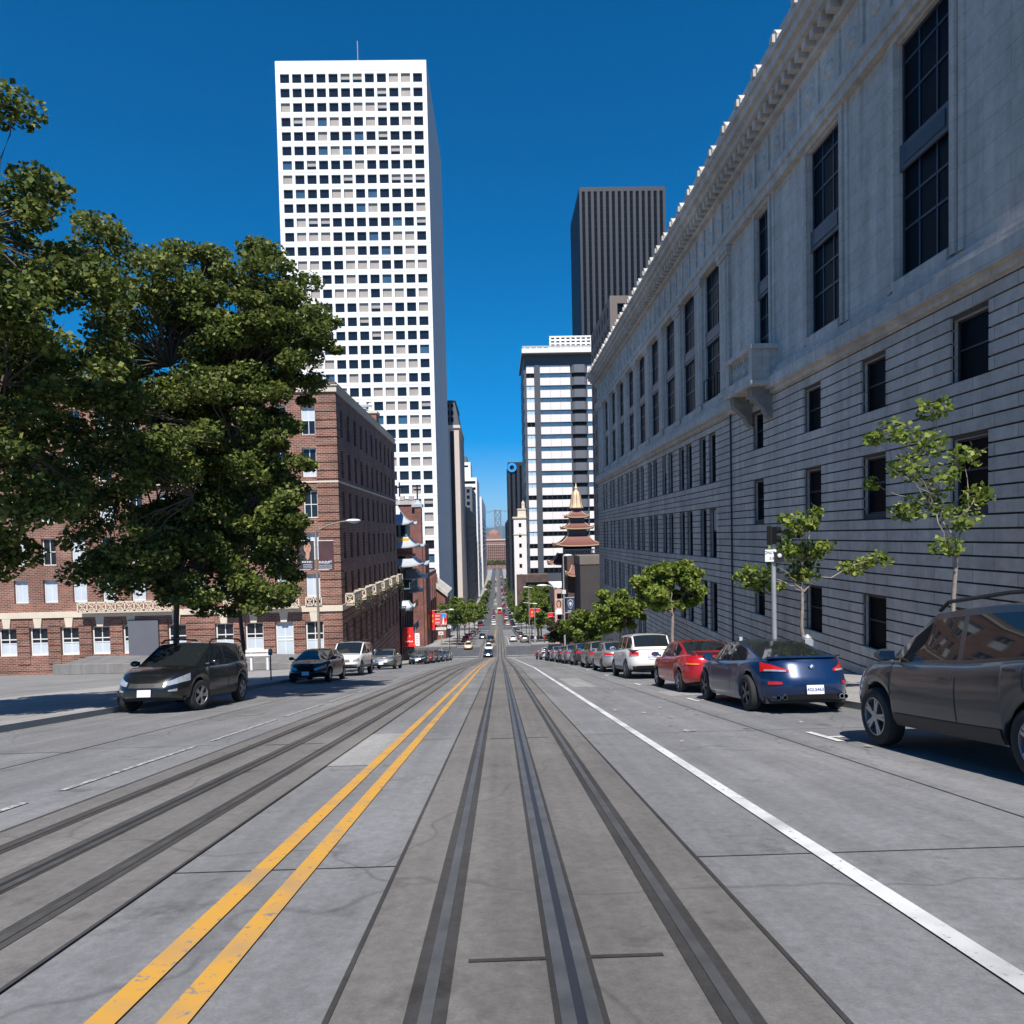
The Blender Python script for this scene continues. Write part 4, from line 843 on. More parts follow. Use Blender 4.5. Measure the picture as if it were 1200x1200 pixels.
# ------------------------------------------------------------------ cars
def car_model(p):
    """Returns a list of (part name, mesh, parent index or None, location). Local axes: +y is the front, the ground is z = 0."""
    L, Wd, Ht, wb, R = p['L'], p['W'], p['H'], p['wb'], p['R']
    hw, hl = Wd/2, L/2; yw = p.get('yw', .06*L*0); wy = (-wb/2+p.get('off', 0), wb/2+p.get('off', 0)); AR = R+.055
    top = p['top']; ztop = lambda y: float(np.interp(y, [t[0] for t in top], [t[1] for t in top]))
    sill = p.get('sill', .24); T = [0, .10, .24, .42, .60, .76, .88, .95, 1.0]
    WF = p.get('WF', [.93, .975, .995, 1.0, .995, .975, .955, .935, .90]); FE = p.get('FE', [.14, .05, .0, .0, .03, .07, .11, .15, .22]); RE = p.get('RE', [.13, .04, 0, .02, .04, .06, .08, .10, .15])
    pe = p.get('pe', (4.2, 5.0))
    def zlo(y):
        z = sill+.10*max(0, (abs(y)-(hl-.7))/.7)**1.5
        for w in wy:
            d = abs(y-w)
            if d < AR: z = max(z, R+math.sqrt(AR*AR-d*d))
        return z
    xn = [0, .22, .42, .58, .70, .80, .87, .93]
    ysid = set(np.linspace(-.79*hl, .79*hl, 26))
    for w in wy:
        for k in range(13): ysid.add(w+AR*math.cos(math.pi*k/12))
        ysid.add(w-AR-.015); ysid.add(w+AR+.015)
    ysid = sorted(y for y in ysid if abs(y) < .80*hl)
    ent = [('r', x) for x in xn]+[('s', y) for y in ysid]+[('f', x) for x in reversed(xn)]
    n = len(ent)
    def row(t, ex=None):
        w = hw*np.interp(t, T, WF); fe = hl-np.interp(t, T, FE); re = hl-np.interp(t, T, RE); out = []
        for k, v in ent:
            if k == 's':
                e, q = (fe, pe[0]) if v > 0 else (re, pe[1]); x = w*max(0., 1-(abs(v)/e)**q)**(1/q); y = v
            else:
                e, q = (fe, pe[0]) if k == 'f' else (re, pe[1]); x = w*v; y = e*(1-v**q)**(1/q)*(1 if k == 'f' else -1)
            a, b = zlo(y), ztop(y)
            if a > b-.05: a = b-.05
            out.append(Vector((x, y, a+(b-a)*t)))
        return out
    RW = [row(t) for t in T]
    flip = lambda r: [Vector((-q.x, q.y, q.z)) for q in r]
    body = MB(); PM = 'PAINT'; pm = p['paint']
    body.grid(RW, pm); body.grid([flip(r) for r in RW], pm)
    # skirt inwards, top skin
    inn = [Vector((q.x*.86, q.y*.96, q.z+.02)) for q in RW[0]]
    body.grid([RW[0], inn], 'trim'); body.grid([flip(RW[0]), flip(inn)], 'trim')
    cr = p.get('crown', .05); tops = []
    for s in (1, .93, .75, .45, 0): tops.append([Vector((q.x*s, q.y, q.z+cr*(1-s*s)**.8*min(1, 4*(hl-abs(q.y))/hl))) for q in RW[-1]])
    body.grid(tops, pm); body.grid([flip(r) for r in tops], pm)
    body.box(-hw*.80, hw*.80, -hl+.45, hl-.45, sill-.02, sill+.14, 'trim')
    for w in wy: body.box(-hw*.72, hw*.72, w-.42, w+.42, sill+.1, .62, 'trim')
    # greenhouse
    yb, yrr, yrf, yf = p['gh']; wbf, wtf = p.get('gw', (.90, .70))
    pts = [(yb, ztop(yb)+.0), (yrr, Ht-.045), ((yrr*.5+yrf*.5), Ht), (yrf, Ht-.03), (yf, ztop(yf)+.0)]
    zr = lambda y: float(np.mean([np.interp(y+d, [q[0] for q in pts], [q[1] for q in pts]) for d in np.linspace(-.09, .09, 7)])) if yb+.1 < y < yf-.1 else float(np.interp(y, [q[0] for q in pts], [q[1] for q in pts]))
    ys_ = set(np.linspace(yb, yrr, 7))|set(np.linspace(yrr, yrf, 6))|set(np.linspace(yrf, yf, 8))
    for a, b in p['sw']: ys_ |= {a, b}
    ys_ = sorted(ys_); ym = (yb+yf)/2; yh = (yf-yb)/2
    SR = [0, .10, .32, .60, .88, 1.0]; TS = [1, .93, .6, .25, -.25, -.6, -.93, -1]
    fs = {'b': [], 'ws': [], 'rw': [], 'sl': [], 'sr': []}
    sec = []
    for y in ys_:
        zt = zr(y); zb_ = min(ztop(y)-.02, zt-.005)
        k = ((abs(y-ym)/yh))**5
        wb_ = hw*wbf*(1-.13*k); tf = np.interp(y, [yb, yrr, yrf, yf], [.84, 1, 1, .86]); wt = hw*wtf*tf
        e = min(1, max(0, (zt-zb_)/(Ht-zb_))); wt_y = wb_+(wt-wb_)*e**.8
        ce = .045*e
        side = [Vector((wb_+(wt_y-wb_)*(r**1.12), y, zb_+(zt-ce-zb_)*r)) for r in SR]
        tp = [Vector((wt_y*s, y, zt-ce+ce*(1-abs(s)**2.4))) for s in TS]
        sec.append((side, tp))
    for i in range(len(ys_)-1):
        yc = (ys_[i]+ys_[i+1])/2
        for sgn, key in ((1, 'sr'), (-1, 'sl')):
            for r in range(len(SR)-1):
                A, B = sec[i][0], sec[i+1][0]
                q = [Vector((v.x*sgn, v.y, v.z)) for v in (A[r], B[r], B[r+1], A[r+1])]
                gl = 1 <= r <= 3 and any(a <= yc <= b for a, b in p['sw'])
                fs[key if gl else 'b'].append(q)
        for r in range(len(TS)-1):
            A, B = sec[i][1], sec[i+1][1]; q = [A[r], B[r], B[r+1], A[r+1]]
            mid = 1 <= r <= len(TS)-3
            if mid and yrf+.02 < yc < yf-.03: fs['ws'].append(q)
            elif mid and yb+.04 < yc < yrr-.02: fs['rw'].append(q)
            else: fs['b'].append(q)
    rm = p.get('roofpaint', pm)
    for q in fs['b']: body.poly(q, rm if (sum(v.z for v in q)/4 > Ht-.12) else pm)
    # surface lookup for lights, seams and handles
    def S(u, t, o=0.):
        r = row(t); u = max(0, min(n-1.001, u)); i = int(u); f = u-i; q = r[i].lerp(r[i+1], f)
        nx, ny = abs(q.x)**3/hw**4, (abs(q.y)**3)*math.copysign(1, q.y)/hl**4; d = Vector((nx, ny, 0)).normalized() if (nx or ny) else Vector((0, 1, 0))
        return q+d*o
    mid = row(.5); arc = [0]
    for i in range(n-1): arc.append(arc[-1]+(mid[i+1]-mid[i]).length)
    def U(a, end): return float(np.interp(a if end == 'r' else arc[-1]-a, arc, range(n)))
    def uy(y): return float(np.interp(y, [q.y for q in mid], range(n)))
    def patch(mb, a0, a1, t0, t1, end, sgn, m, o=.012, sk=0., k=8, tap=0.):
        rows = []
        for j in range(4):
            t = t0+(t1-t0)*j/3; rr_ = []
            for i in range(k+1):
                f = i/k; a = a0+(a1-a0)*f; tt = t0+(t-t0)*(1-tap*(1-f)**1.5)+sk*f
                q = S(U(a, end), tt, o); rr_.append((q.x*sgn, q.y, q.z))
            rows.append(rr_)
        mb.grid(rows, m)
        # rim back to the body
        ring = rows[0]+[r[-1] for r in rows[1:]]+rows[-1][::-1][1:]+[r[0] for r in rows[::-1][1:-1]]
        back = [(x*.985, y-math.copysign(.02, y), z) for x, y, z in ring]; mb.grid([ring, back], m, True)
    def seam(mb, y, t0, t1, w=.007):
        for sgn in (1, -1): mb.grid([[(S(uy(y+d), t, .004).x*sgn, S(uy(y+d), t, .004).y, S(uy(y+d), t, .004).z) for d in (-w, w)] for t in np.linspace(t0, t1, 6)], 'trim')
    for y in p.get('seams', ()): seam(body, y, .06, .98)
    for y in p.get('seams', ())[:-1]:
        for sgn in (1, -1): q = S(uy(y+.16), .80, .015); body.box(min(q.x*sgn, q.x*sgn+.02), max(q.x*sgn, q.x*sgn+.02), q.y-.09, q.y+.09, q.z-.014, q.z+.014, p.get('handle', pm))
    mb_ = body
    for a, t0, t1, end, m in p.get('dark', ()): 
        for sgn in (1, -1): patch(mb_, 0, a, t0, t1, end, sgn, m, .008)
    if p.get('cladding'):
        for sgn in (1, -1):
            for y0, y1 in ((wy[0]+AR+.02, wy[1]-AR-.02),):
                mb_.grid([[tuple(Vector((S(uy(y), t, .014).x*sgn, y, S(uy(y), t, .014).z))) for y in np.linspace(y0, y1, 8)] for t in (.0, .1, .2)], p['cladding'])
    out = [('body', body, None, 1)]
    for key, nm in (('ws', 'windscreen'), ('rw', 'rear_window'), ('sl', 'side_window'), ('sr', 'side_window')):
        if fs[key]:
            mb = MB()
            for q in fs[key]: mb.poly(q, 'cglass')
            out.append((nm, mb, None, 1))
    for spec in p['lights']:
        nm, a0, a1, t0, t1, end, m = spec[:7]; sk = spec[7] if len(spec) > 7 else 0; tap = spec[8] if len(spec) > 8 else .25
        for sgn in (1, -1):
            mb = MB(); patch(mb, a0, a1, t0, t1, end, sgn, m, .014, sk, tap=tap)
            if nm == 'tail_light' and p.get('lens'): patch(mb, a0+.05, a1-.12, t0+.005, t0+(t1-t0)*.22, end, sgn, p['lens'], .02, sk)
            out.append((nm, mb, None, 1))
    # number plates, mirrors, exhausts
    tp = p.get('plate_t', .40)
    for end, sgn in (('r', -1), ('f', 1)):
        q = S(0 if end == 'r' else n-1.001, tp if end == 'r' else .22)
        mb = MB(); y0, y1 = sorted((q.y, q.y+sgn*.03)); mb.box(-.155, .155, y0, y1, q.z-.08, q.z+.08, 'plate'); mb.box(-.16, .16, y0+.004 if sgn < 0 else y0, y1 if sgn < 0 else y1-.004, q.z-.088, q.z+.088, 'trim')
        if end == 'r':
            me = text_mesh(p.get('platetxt', '6GLS963'), .082, M['platetxt']); Rz = Matrix.Rotation(math.pi/2, 3, 'X')
            k = len(mb.v); mb.v += [tuple(Rz @ v.co+Vector((0, q.y-.033, q.z))) for v in me.vertices]
            for pl_ in me.polygons: mb.f.append(tuple(k+i for i in pl_.vertices)); mb.m.append(mb.mi('platetxt'))
        out.append(('number_plate', mb, None, 0))
    for sgn in (1, -1):
        mb = MB(); y = p.get('mir', yrf+.62*(yf-yrf)); zb_ = ztop(y)+.10; mb.lathe2(((hw*.93+.12)*sgn, y, zb_), (.12, .075, .075), 12, 8, pm if not p.get('mirblack') else 'trim'); mb.tube([(hw*.86*sgn, y+.02, zb_-.05), ((hw*.93+.08)*sgn, y, zb_-.02)], .03, 6, 'trim'); mb.box(min((hw*.93+.03)*sgn, (hw*.93+.21)*sgn), max((hw*.93+.03)*sgn, (hw*.93+.21)*sgn), y-.08, y-.074, zb_-.05, zb_+.05, 'chrome'); out.append(('mirror', mb, None, 1))
    for x in p.get('exh', ()):
        mb = MB(); q = S(U(abs(x), 'r'), .06); mb.lathe([(.03, .2), (.044, .2), (.047, -.11), (.038, -.11), (.036, .1), (0, .1)], (x, q.y+.02, q.z+.01), 12, 'chrome', 'y'); out.append(('exhaust_pipe', mb, None, 1))
    for nm, fn in p.get('extra', ()): 
        mb = MB(); fn(mb, S, U, uy, n, row); out.append((nm, mb, None, 0))
    # wheels
    ty = MB(); tw_ = .215
    ty.lathe([(R*.66, -tw_/2), (R*.80, -tw_/2-.008), (R*.95, -tw_/2+.012), (R, -tw_/2+.05), (R, tw_/2-.05), (R*.95, tw_/2-.012), (R*.80, tw_/2+.008), (R*.66, tw_/2)], (0, 0, 0), 36, 'tyre', 'x')
    ri = MB(); rm_ = p.get('rimm', 'rim'); ri.lathe([(R*.67, -tw_/2), (R*.665, tw_/2-.004), (R*.62, tw_/2), (R*.60, tw_/2-.03), (R*.60, -.02)], (0, 0, 0), 36, rm_, 'x'); ri.lathe([(R*.62, -.01), (0, -.01)], (0, 0, 0), 24, 'trim', 'x')
    ns = p.get('spokes', 5)
    for k in range(ns):
        t = 2*math.pi*k/ns
        for d in (-.13, .13) if ns <= 6 else (0,):
            a0, a1 = t+d*.9, t+d; c0, c1 = R*.12, R*.63; w0, w1 = R*.055, R*.05
            e = lambda r, a, w: [(tw_/2-.028, r*math.cos(a)-w*math.sin(a), r*math.sin(a)+w*math.cos(a)), (tw_/2-.028, r*math.cos(a)+w*math.sin(a), r*math.sin(a)-w*math.cos(a))]
            A = e(c0, a0, w0); B = e(c1, a1, w1); ri.prism([A[0], B[0], B[1], A[1]], (.022, 0, 0), rm_)
    ri.lathe([(R*.19, tw_/2-.03), (R*.18, tw_/2-.004), (0, tw_/2)], (0, 0, 0), 16, rm_, 'x')
    tym, rim_ = ty.mesh('wheel', True), ri.mesh('rim', True)
    res = [(nm, mb.mesh(nm, bool(sm), sharp=40), par, (0, 0, 0), 0) for nm, mb, par, sm in out]
    for w in wy:
        for sgn in (1, -1):
            res.append(('wheel', tym, None, (sgn*(hw-tw_/2-.012), w, R), 0 if sgn > 0 else math.pi)); res.append(('rim', rim_, len(res)-1, (0, 0, 0), 0))
    return res
CARN = 0
def place_car(model, x, y, head, label, cat='car', group=None, color=None, name='parked_car', lite=False, steer=0.):
    # head: +1 faces away from the camera (down the hill), -1 faces it
    s = slope(y); rz = 0 if head > 0 else math.pi
    t = thing(name, label, cat, (x, y, g(y)+.012), group, (math.atan(s)*head, 0, rz)); obs = []
    for nm, me, par, loc, rot in model:
        if lite and nm in ('mirror', 'number_plate', 'exhaust_pipe', 'rim', 'badge'): obs.append(None); continue
        o = D.objects.new(nm, me); COL.objects.link(o); o.parent = t if par is None else obs[par]; o.location = loc
        o.rotation_euler = (0, 0, rot+(steer if nm == 'wheel' and loc[1] > 0 else 0)); obs.append(o)
        if color is not None and par is None and nm in ('body', 'mirror'):
            for sl_ in o.material_slots:
                if sl_.material and sl_.material.name.startswith('paint_'): sl_.link = 'OBJECT'; sl_.material = color
    return t
TL_ = lambda *a: ('tail_light',)+a
HL_ = lambda *a: ('headlight',)+a
P_blue, P_red, P_white, P_silver = paint('blue', (.004, .022, .078), .3, .3), paint('red', (.42, .012, .016), .3, .25), paint('white', (.72, .70, .66), .1, .35), paint('silver', (.44, .43, .41), .6, .32)
P_grey, P_black, P_navy, P_tan, P_dgrn = paint('grey', (.15, .155, .16), .5, .32), paint('black', (.010, .011, .013), .2, .22), paint('navy', (.02, .03, .06), .4, .25), paint('tan', (.26, .235, .20), .5, .35), paint('charcoal', (.05, .055, .06), .5, .3)
def roundel(mb, S, U, uy, n, row):
    q = S(0, .86, .0); c = (0, q.y-.03, q.z+.0)
    mb.lathe([(.05, .01), (.05, -.012), (.042, -.014)], c, 20, 'chrome', 'y'); mb.lathe([(.042, -.014), (0, -.016)], c, 20, 'trim', 'y')
    for k in range(4): t0 = k*math.pi/2; mb.poly([(c[0], c[1]-.018, c[2])]+[(c[0]+.028*math.cos(t0+a), c[1]-.018, c[2]+.028*math.sin(t0+a)) for a in (0, .4, .8, 1.2, 1.57)], 'logo' if k % 2 else 'plate')
def hibrake(mb, S, U, uy, n, row):
    q = S(0, 1.0); mb.box(-.52, .52, q.y+.18, q.y+.22, q.z+.035, q.z+.06, 'tail')
def trunklip(mb, S, U, uy, n, row):
    A = [[(x, S(U(abs(x), 'r'), 1.0).y+.05+dy, S(0, 1.0).z+.045+dz) for x in np.linspace(-.66, .66, 13)] for dy, dz in ((.22, .0), (.02, .03), (-.06, .035), (-.06, .0), (.02, -.02))]
    mb.grid(A, P_blue)
def diffuser(mb, S, U, uy, n, row):
    for x in np.linspace(-.3, .3, 5): mb.box(x-.012, x+.012, -2.42, -2.1, .2, .33, 'trim')
def spoiler(col):
    def f(mb, S, U, uy, n, row):
        q = S(0, 1.0); mb.box(-.60, .60, q.y+.03, q.y+.22, q.z+.10, q.z+.135, col)
        for x in (-.5, .5): mb.box(x-.03, x+.03, q.y+.06, q.y+.2, q.z+.0, q.z+.10, col)
    return f
def rails(L0, L1, w, z):
    def f(mb, S, U, uy, n, row):
        for s in (1, -1): mb.tube([(w*s, L0, z-.08), (w*s*.99, L0+.12, z), (w*s*.97, (L0+L1)/2, z+.025), (w*s*.98, L1-.15, z-.01), (w*s, L1, z-.10)], .022, 8, 'trim')
    return f
def sparewheel(mb, S, U, uy, n, row):
    q = S(0, .8); mb.lathe([(0, -.2), (.2, -.2), (.33, -.17), (.36, -.1), (.33, -.02), (0, -.02)], (.05, q.y, q.z+.02), 24, 'tyre', 'y')
coupe = car_model(dict(L=4.86, W=1.86, H=1.375, wb=2.78, R=.345, off=.0, paint=P_blue, roofpaint=mat('carbon_roof', (.015, .016, .02), .35, 0, coat=.6), sill=.19, pe=(3.4, 3.6),
    top=[(-2.43, .93), (-2.1, .985), (-1.5, .975), (-.6, .93), (.9, .90), (1.25, .92), (2.0, .80), (2.43, .62)], gh=(-1.72, -.62, .42, 1.28), gw=(.87, .66), sw=[(-1.15, -.28), (-.22, 1.12)],
    RE=[.16, .06, .02, 0, .05, .10, .14, .17, .20], lights=[TL_(.42, 1.02, .72, .93, 'r', 'tail', .0, .75), ('reflector', .56, .84, .40, .48, 'r', 'tail'), HL_(.5, .98, .62, .86, 'f', 'head')],
    dark=[(.62, .0, .10, 'r', 'trim'), (.35, .55, .85, 'f', 'trim'), (.8, .05, .28, 'f', 'trim')], lens='head', plate_t=.24, platetxt='4GLS463', exh=(-.62, -.52, .52, .62), rimm='rim_dark', spokes=5, seams=(-.5, .98), mir=.72,
    extra=[('badge', roundel), ('brake_light', hibrake), ('trunk_lip', trunklip)], crown=.045))
sedan = car_model(dict(L=4.55, W=1.74, H=1.41, wb=2.62, R=.31, paint=P_red, top=[(-2.27, .94), (-1.9, 1.0), (-1.5, .99), (-.6, .93), (.95, .90), (1.3, .90), (2.0, .80), (2.27, .66)],
    gh=(-1.68, -.82, .42, 1.28), gw=(.89, .69), sw=[(-1.2, -.36), (-.28, 1.1)], lights=[TL_(.44, 1.0, .66, .92, 'r', 'tail'), HL_(.42, .96, .56, .80, 'f', 'head')],
    dark=[(.40, .56, .74, 'f', 'trim'), (.5, .10, .24, 'f', 'trim')], plate_t=.66, platetxt='5NGL482', seams=(-1.15, -.3, .95), lens='amber', exh=(.5,), extra=[('spoiler', spoiler(P_red))], spokes=5))
sedan2 = car_model(dict(L=4.75, W=1.80, H=1.44, wb=2.74, R=.315, paint=P_silver, top=[(-2.37, .96), (-1.9, 1.01), (-1.5, 1.0), (-.6, .95), (1.0, .92), (1.35, .93), (2.1, .82), (2.37, .68)],
    gh=(-1.78, -.86, .40, 1.32), gw=(.90, .70), sw=[(-1.25, -.36), (-.28, 1.15)], lights=[TL_(.36, 1.0, .66, .90, 'r', 'tail'), HL_(.44, .98, .58, .80, 'f', 'head')],
    dark=[(.42, .55, .78, 'f', 'chrome'), (.5, .08, .22, 'f', 'trim')], plate_t=.60, platetxt='4RTC915', seams=(-1.15, -.3, .95), lens='head', exh=(.5,), spokes=7))
hatch = car_model(dict(L=4.42, W=1.74, H=1.47, wb=2.68, R=.31, paint=P_black, top=[(-2.21, 1.02), (-1.9, 1.04), (-1.4, 1.02), (-.6, .96), (1.05, .93), (1.4, .92), (2.0, .78), (2.21, .62)],
    gh=(-2.05, -.9, .22, 1.62), gw=(.90, .66), sw=[(-1.35, -.42), (-.34, .92), (.98, 1.4)], lights=[TL_(.42, .86, .62, .9, 'r', 'tail'), HL_(.40, 1.02, .60, .84, 'f', 'head', .03)],
    dark=[(.45, .12, .34, 'f', 'trim')], plate_t=.5, platetxt='6HCD204', seams=(-1.2, -.38, .98), spokes=5))
suv = car_model(dict(L=4.74, W=1.86, H=1.69, wb=2.72, R=.36, off=.02, paint=P_black, sill=.30, top=[(-2.37, 1.10), (-2.1, 1.14), (-1.2, 1.12), (-.4, 1.06), (1.05, 1.04), (1.4, 1.04), (2.05, .93), (2.37, .74)], pe=(3.8, 5),
    gh=(-2.22, -1.72, .26, 1.30), gw=(.90, .71), sw=[(-2.0, -1.28), (-1.2, -.30), (-.22, 1.08)], lights=[TL_(.50, .95, .72, .96, 'r', 'tail'), HL_(.46, 1.08, .62, .86, 'f', 'head', .02), ('fog_light', .52, .72, .30, .42, 'f', 'head')],
    dark=[(.40, .56, .78, 'f', 'trim'), (.6, .06, .24, 'f', 'gframe')], plate_t=.6, platetxt='5LXR317', seams=(-1.24, -.26, .98), lens='head', cladding='trim', spokes=5, extra=[('roof_rail', rails(-1.9, .3, .62, 1.74))]))
suvw = car_model(dict(L=4.70, W=1.83, H=1.71, wb=2.70, R=.355, paint=P_white, sill=.31, top=[(-2.35, 1.08), (-2.1, 1.12), (-1.2, 1.10), (-.4, 1.06), (1.05, 1.03), (1.4, 1.03), (2.05, .93), (2.35, .76)], pe=(3.8, 5),
    gh=(-2.26, -1.86, .26, 1.28), gw=(.90, .73), sw=[(-2.05, -1.3), (-1.2, -.30), (-.22, 1.06)], lights=[TL_(.52, .98, .66, .92, 'r', 'tail'), HL_(.46, 1.0, .62, .84, 'f', 'head')],
    dark=[(.40, .56, .78, 'f', 'trim'), (.82, .0, .14, 'r', 'trim')], plate_t=.58, platetxt='4WTM806', seams=(-1.24, -.26, .98), lens='head', cladding='gframe', spokes=5, extra=[('roof_rail', rails(-1.9, .2, .64, 1.75))]))
boxy = car_model(dict(L=4.45, W=1.80, H=1.80, wb=2.65, R=.385, paint=P_white, sill=.40, top=[(-2.22, 1.16), (-1.9, 1.18), (-.4, 1.14), (.85, 1.12), (1.05, 1.12), (2.0, 1.04), (2.22, .92)], pe=(5.5, 7),
    gh=(-2.16, -1.95, .22, .98), gw=(.92, .80), sw=[(-2.0, -1.2), (-1.1, -.28), (-.2, .86)], lights=[TL_(.60, .86, .5, .9, 'r', 'tail'), HL_(.46, .96, .52, .78, 'f', 'head')],
    dark=[(.40, .48, .80, 'f', 'trim'), (.8, .0, .22, 'f', 'gframe')], plate_t=.4, seams=(-1.15, -.24, .8), cladding='gframe', spokes=6, mirblack=1, extra=[('roof_rack', rails(-1.9, .2, .62, 1.87)), ('spare_wheel', sparewheel)]))
wagon = car_model(dict(L=4.6, W=1.74, H=1.50, wb=2.65, R=.31, paint=P_tan, top=[(-2.3, 1.0), (-2.0, 1.03), (-1.2, 1.0), (-.4, .95), (1.0, .92), (1.35, .92), (2.0, .82), (2.3, .68)],
    gh=(-2.2, -1.8, .3, 1.28), gw=(.90, .71), sw=[(-1.95, -1.3), (-1.2, -.34), (-.26, 1.1)], lights=[TL_(.5, .92, .62, .92, 'r', 'tail'), HL_(.44, .96, .58, .8, 'f', 'head')],
    dark=[(.4, .55, .75, 'f', 'trim')], plate_t=.55, platetxt='3WGN570', seams=(-1.2, -.3, .95), spokes=7, extra=[('roof_rail', rails(-1.9, .2, .6, 1.54))]))
# right-hand kerb, backs to the camera
XR = 5.67; G1 = 'cars parked along the right kerb'
place_car(coupe, XR, 14.75, 1, 'glossy dark blue coupe with four exhausts, parked nearest on the right', 'car', G1)
place_car(sedan, XR, 20.1, 1, 'bright red saloon with boot spoiler parked ahead of the blue coupe', 'car', G1)
place_car(suvw, XR, 27.9, 1, 'pearl white sport utility vehicle with roof rails ahead of the red saloon', 'car', G1)
place_car(sedan2, XR, 34.4, 1, 'silver saloon parked just ahead of the white sport utility vehicle', 'car', G1)
place_car(wagon, XR, 40.2, 1, 'tan estate car with roof rails just ahead of the silver saloon', 'car', G1)
place_car(hatch, XR, 46.6, 1, 'dark grey hatchback parked just ahead of the tan estate', 'car', G1, P_dgrn)
place_car(sedan2, XR, 53.0, 1, 'pale grey saloon parked two cars ahead of the tan estate', 'car', G1, paint('pale_grey', (.33, .34, .35), .5))
place_car(sedan, XR, 59.0, 1, 'dark green grey saloon with spoiler behind the far navy sport utility vehicle', 'car', G1, paint('slate', (.10, .11, .12), .5))
place_car(sedan2, XR, 66.0, 1, 'pale blue saloon parked directly behind the far navy sport utility vehicle', 'car', G1, paint('ice_blue', (.30, .36, .42), .5))
place_car(suv, XR, 72.4, 1, 'navy sport utility vehicle with red tail lights near the far end of the right row', 'car', G1, P_navy)
place_car(sedan2, XR, 83.5, 1, 'white saloon parked last in the right row beside the motorcycle', 'car', G1, P_white)
place_car(suv, XR-.02, 7.3, 1, 'dark grey sport utility vehicle parked close to the camera behind the blue coupe', 'car', G1, P_dgrn)
# left-hand kerb, fronts to the camera
XLc = -8.22; G2 = 'cars parked along the left kerb'
place_car(suv, XLc, 18.45, -1, 'black sport utility vehicle with bright headlights under the left trees, wheels turned', 'car', G2, steer=rad(-14))
place_car(hatch, XLc, 31.6, -1, 'black hatchback parked facing the camera by the lamp post banners', 'car', G2, P_black)
place_car(boxy, XLc+.1, 38.0, -1, 'white boxy off-roader with roof rack parked behind the black hatchback', 'car', G2, paint('offwhite', (.76, .76, .75), .05))
place_car(sedan2, XLc, 50.4, -1, 'grey silver saloon facing the camera with a gap behind it', 'car', G2, paint('greybeige', (.22, .22, .21), .6))
place_car(sedan2, XLc, 71.0, -1, 'dark green black saloon facing the camera by the red shop banner', 'car', G2, paint('blackgreen', (.02, .028, .026), .3))
place_car(sedan, XLc, 77.5, -1, 'red saloon mostly hidden in the left row past the brick building', 'car', G2, P_red)
place_car(wagon, XLc, 84.0, -1, 'charcoal estate facing the camera just past the hidden red saloon', 'car', G2, P_dgrn)
place_car(hatch, XLc, 91.0, -1, 'dark blue hatchback two places past the hidden red saloon', 'car', G2, P_navy)
place_car(sedan2, XLc, 98.5, -1, 'steel blue saloon third past the hidden red saloon on the left', 'car', G2, paint('steelblue', (.10, .15, .22), .5))
place_car(hatch, XLc, 105.5, -1, 'pale silver hatchback last in the left row before the crossing', 'car', G2, P_silver)
# moving cars
G3 = 'cars driving on the street'
place_car(sedan2, -2.2, 128.0, -1, 'dark blue saloon coming uphill at the near edge of the crossing', 'car', G3, P_navy, 'car', True)
tx = place_car(sedan, -2.2, 137.5, -1, 'white and amber taxi following the dark blue saloon uphill', 'taxi', G3, P_white, 'taxi', True)
t2 = place_car(sedan, -6.4, 141.5, -1, 'cream taxi with roof sign turning at the left of the crossing', 'taxi', G3, paint('taxi_cream', (.70, .58, .34), .1), 'taxi', True)
for t in (tx, t2):
    mb = MB(); mb.box(-.3, .3, -.12, .12, 1.40, 1.56, 'signw'); mb.local('roof_sign', t)
    mb = MB(); mb.box(-.6, .6, 2.0, 2.24, .34, .46, 'amber'); mb.local('bumper_band', t)
place_car(suv, -2.1, 160.5, -1, 'black vehicle coming uphill behind the white taxi', 'car', G3, P_black, 'car', True)
place_car(sedan2, 3.1, 163.0, 1, 'white saloon driving away downhill past the crossing', 'car', G3, P_white, 'car', True)
place_car(suv, 5.6, 158.0, 1, 'silver sport utility vehicle parked right of the white saloon past the crossing', 'car', G3, P_silver, 'car', True)
place_car(hatch, 5.4, 176.0, 1, 'pale hatchback parked beyond the silver sport utility vehicle past the crossing', 'car', G3, paint('pale_grey', (.33, .34, .35), .5), 'car', True)
place_car(sedan2, -4.6, 186.0, -1, 'dark car coming uphill left of the tracks in the second block', 'car', G3, P_dgrn, 'car', True)
# far traffic: one small mesh each
def tiny_mesh(col, bus=False):
    mb = MB(); w, l = (1.2, 5) if bus else (.88, 2.2); h0, h1 = (2.6, 3.1) if bus else (.9, 1.45)
    mb.prism([(-w, -l, .3), (-w, -l, h0*.95), (-w, -l*.6, h0), (-w, l*.55, h0), (-w, l, h0*.75), (-w, l, .3)], (2*w, 0, 0), col)
    mb.prism([(-w*.85, -l*.75, h0), (-w*.85, -l*.5, h1-.1), (-w*.85, l*.15, h1-.1), (-w*.85, l*.5, h0)], (w*1.7, 0, 0), 'cglass'); mb.prism([(-w*.8, -l*.52, h1-.1), (-w*.8, -l*.48, h1), (-w*.8, l*.12, h1), (-w*.8, l*.16, h1-.1)], (w*1.6, 0, 0), col)
    for x in (-w, w-.2):
        for y in (-l*.6, l*.6): mb.lathe([(0, 0), (.33, 0), (.33, .2), (0, .2)], (x, y, .33), 12, 'tyre', 'x')
    for s in (-1, 1): mb.box(s*w*.7-.15, s*w*.7+.15, -l-.02, -l, h0*.6, h0*.8, 'tail'); mb.box(s*w*.7-.15, s*w*.7+.15, l, l+.02, h0*.5, h0*.65, 'head')
    return mb.mesh('small_car')
tcol = [P_white, P_silver, P_black, P_dgrn, P_red, P_navy, P_tan]
tm = [tiny_mesh(c) for c in tcol]
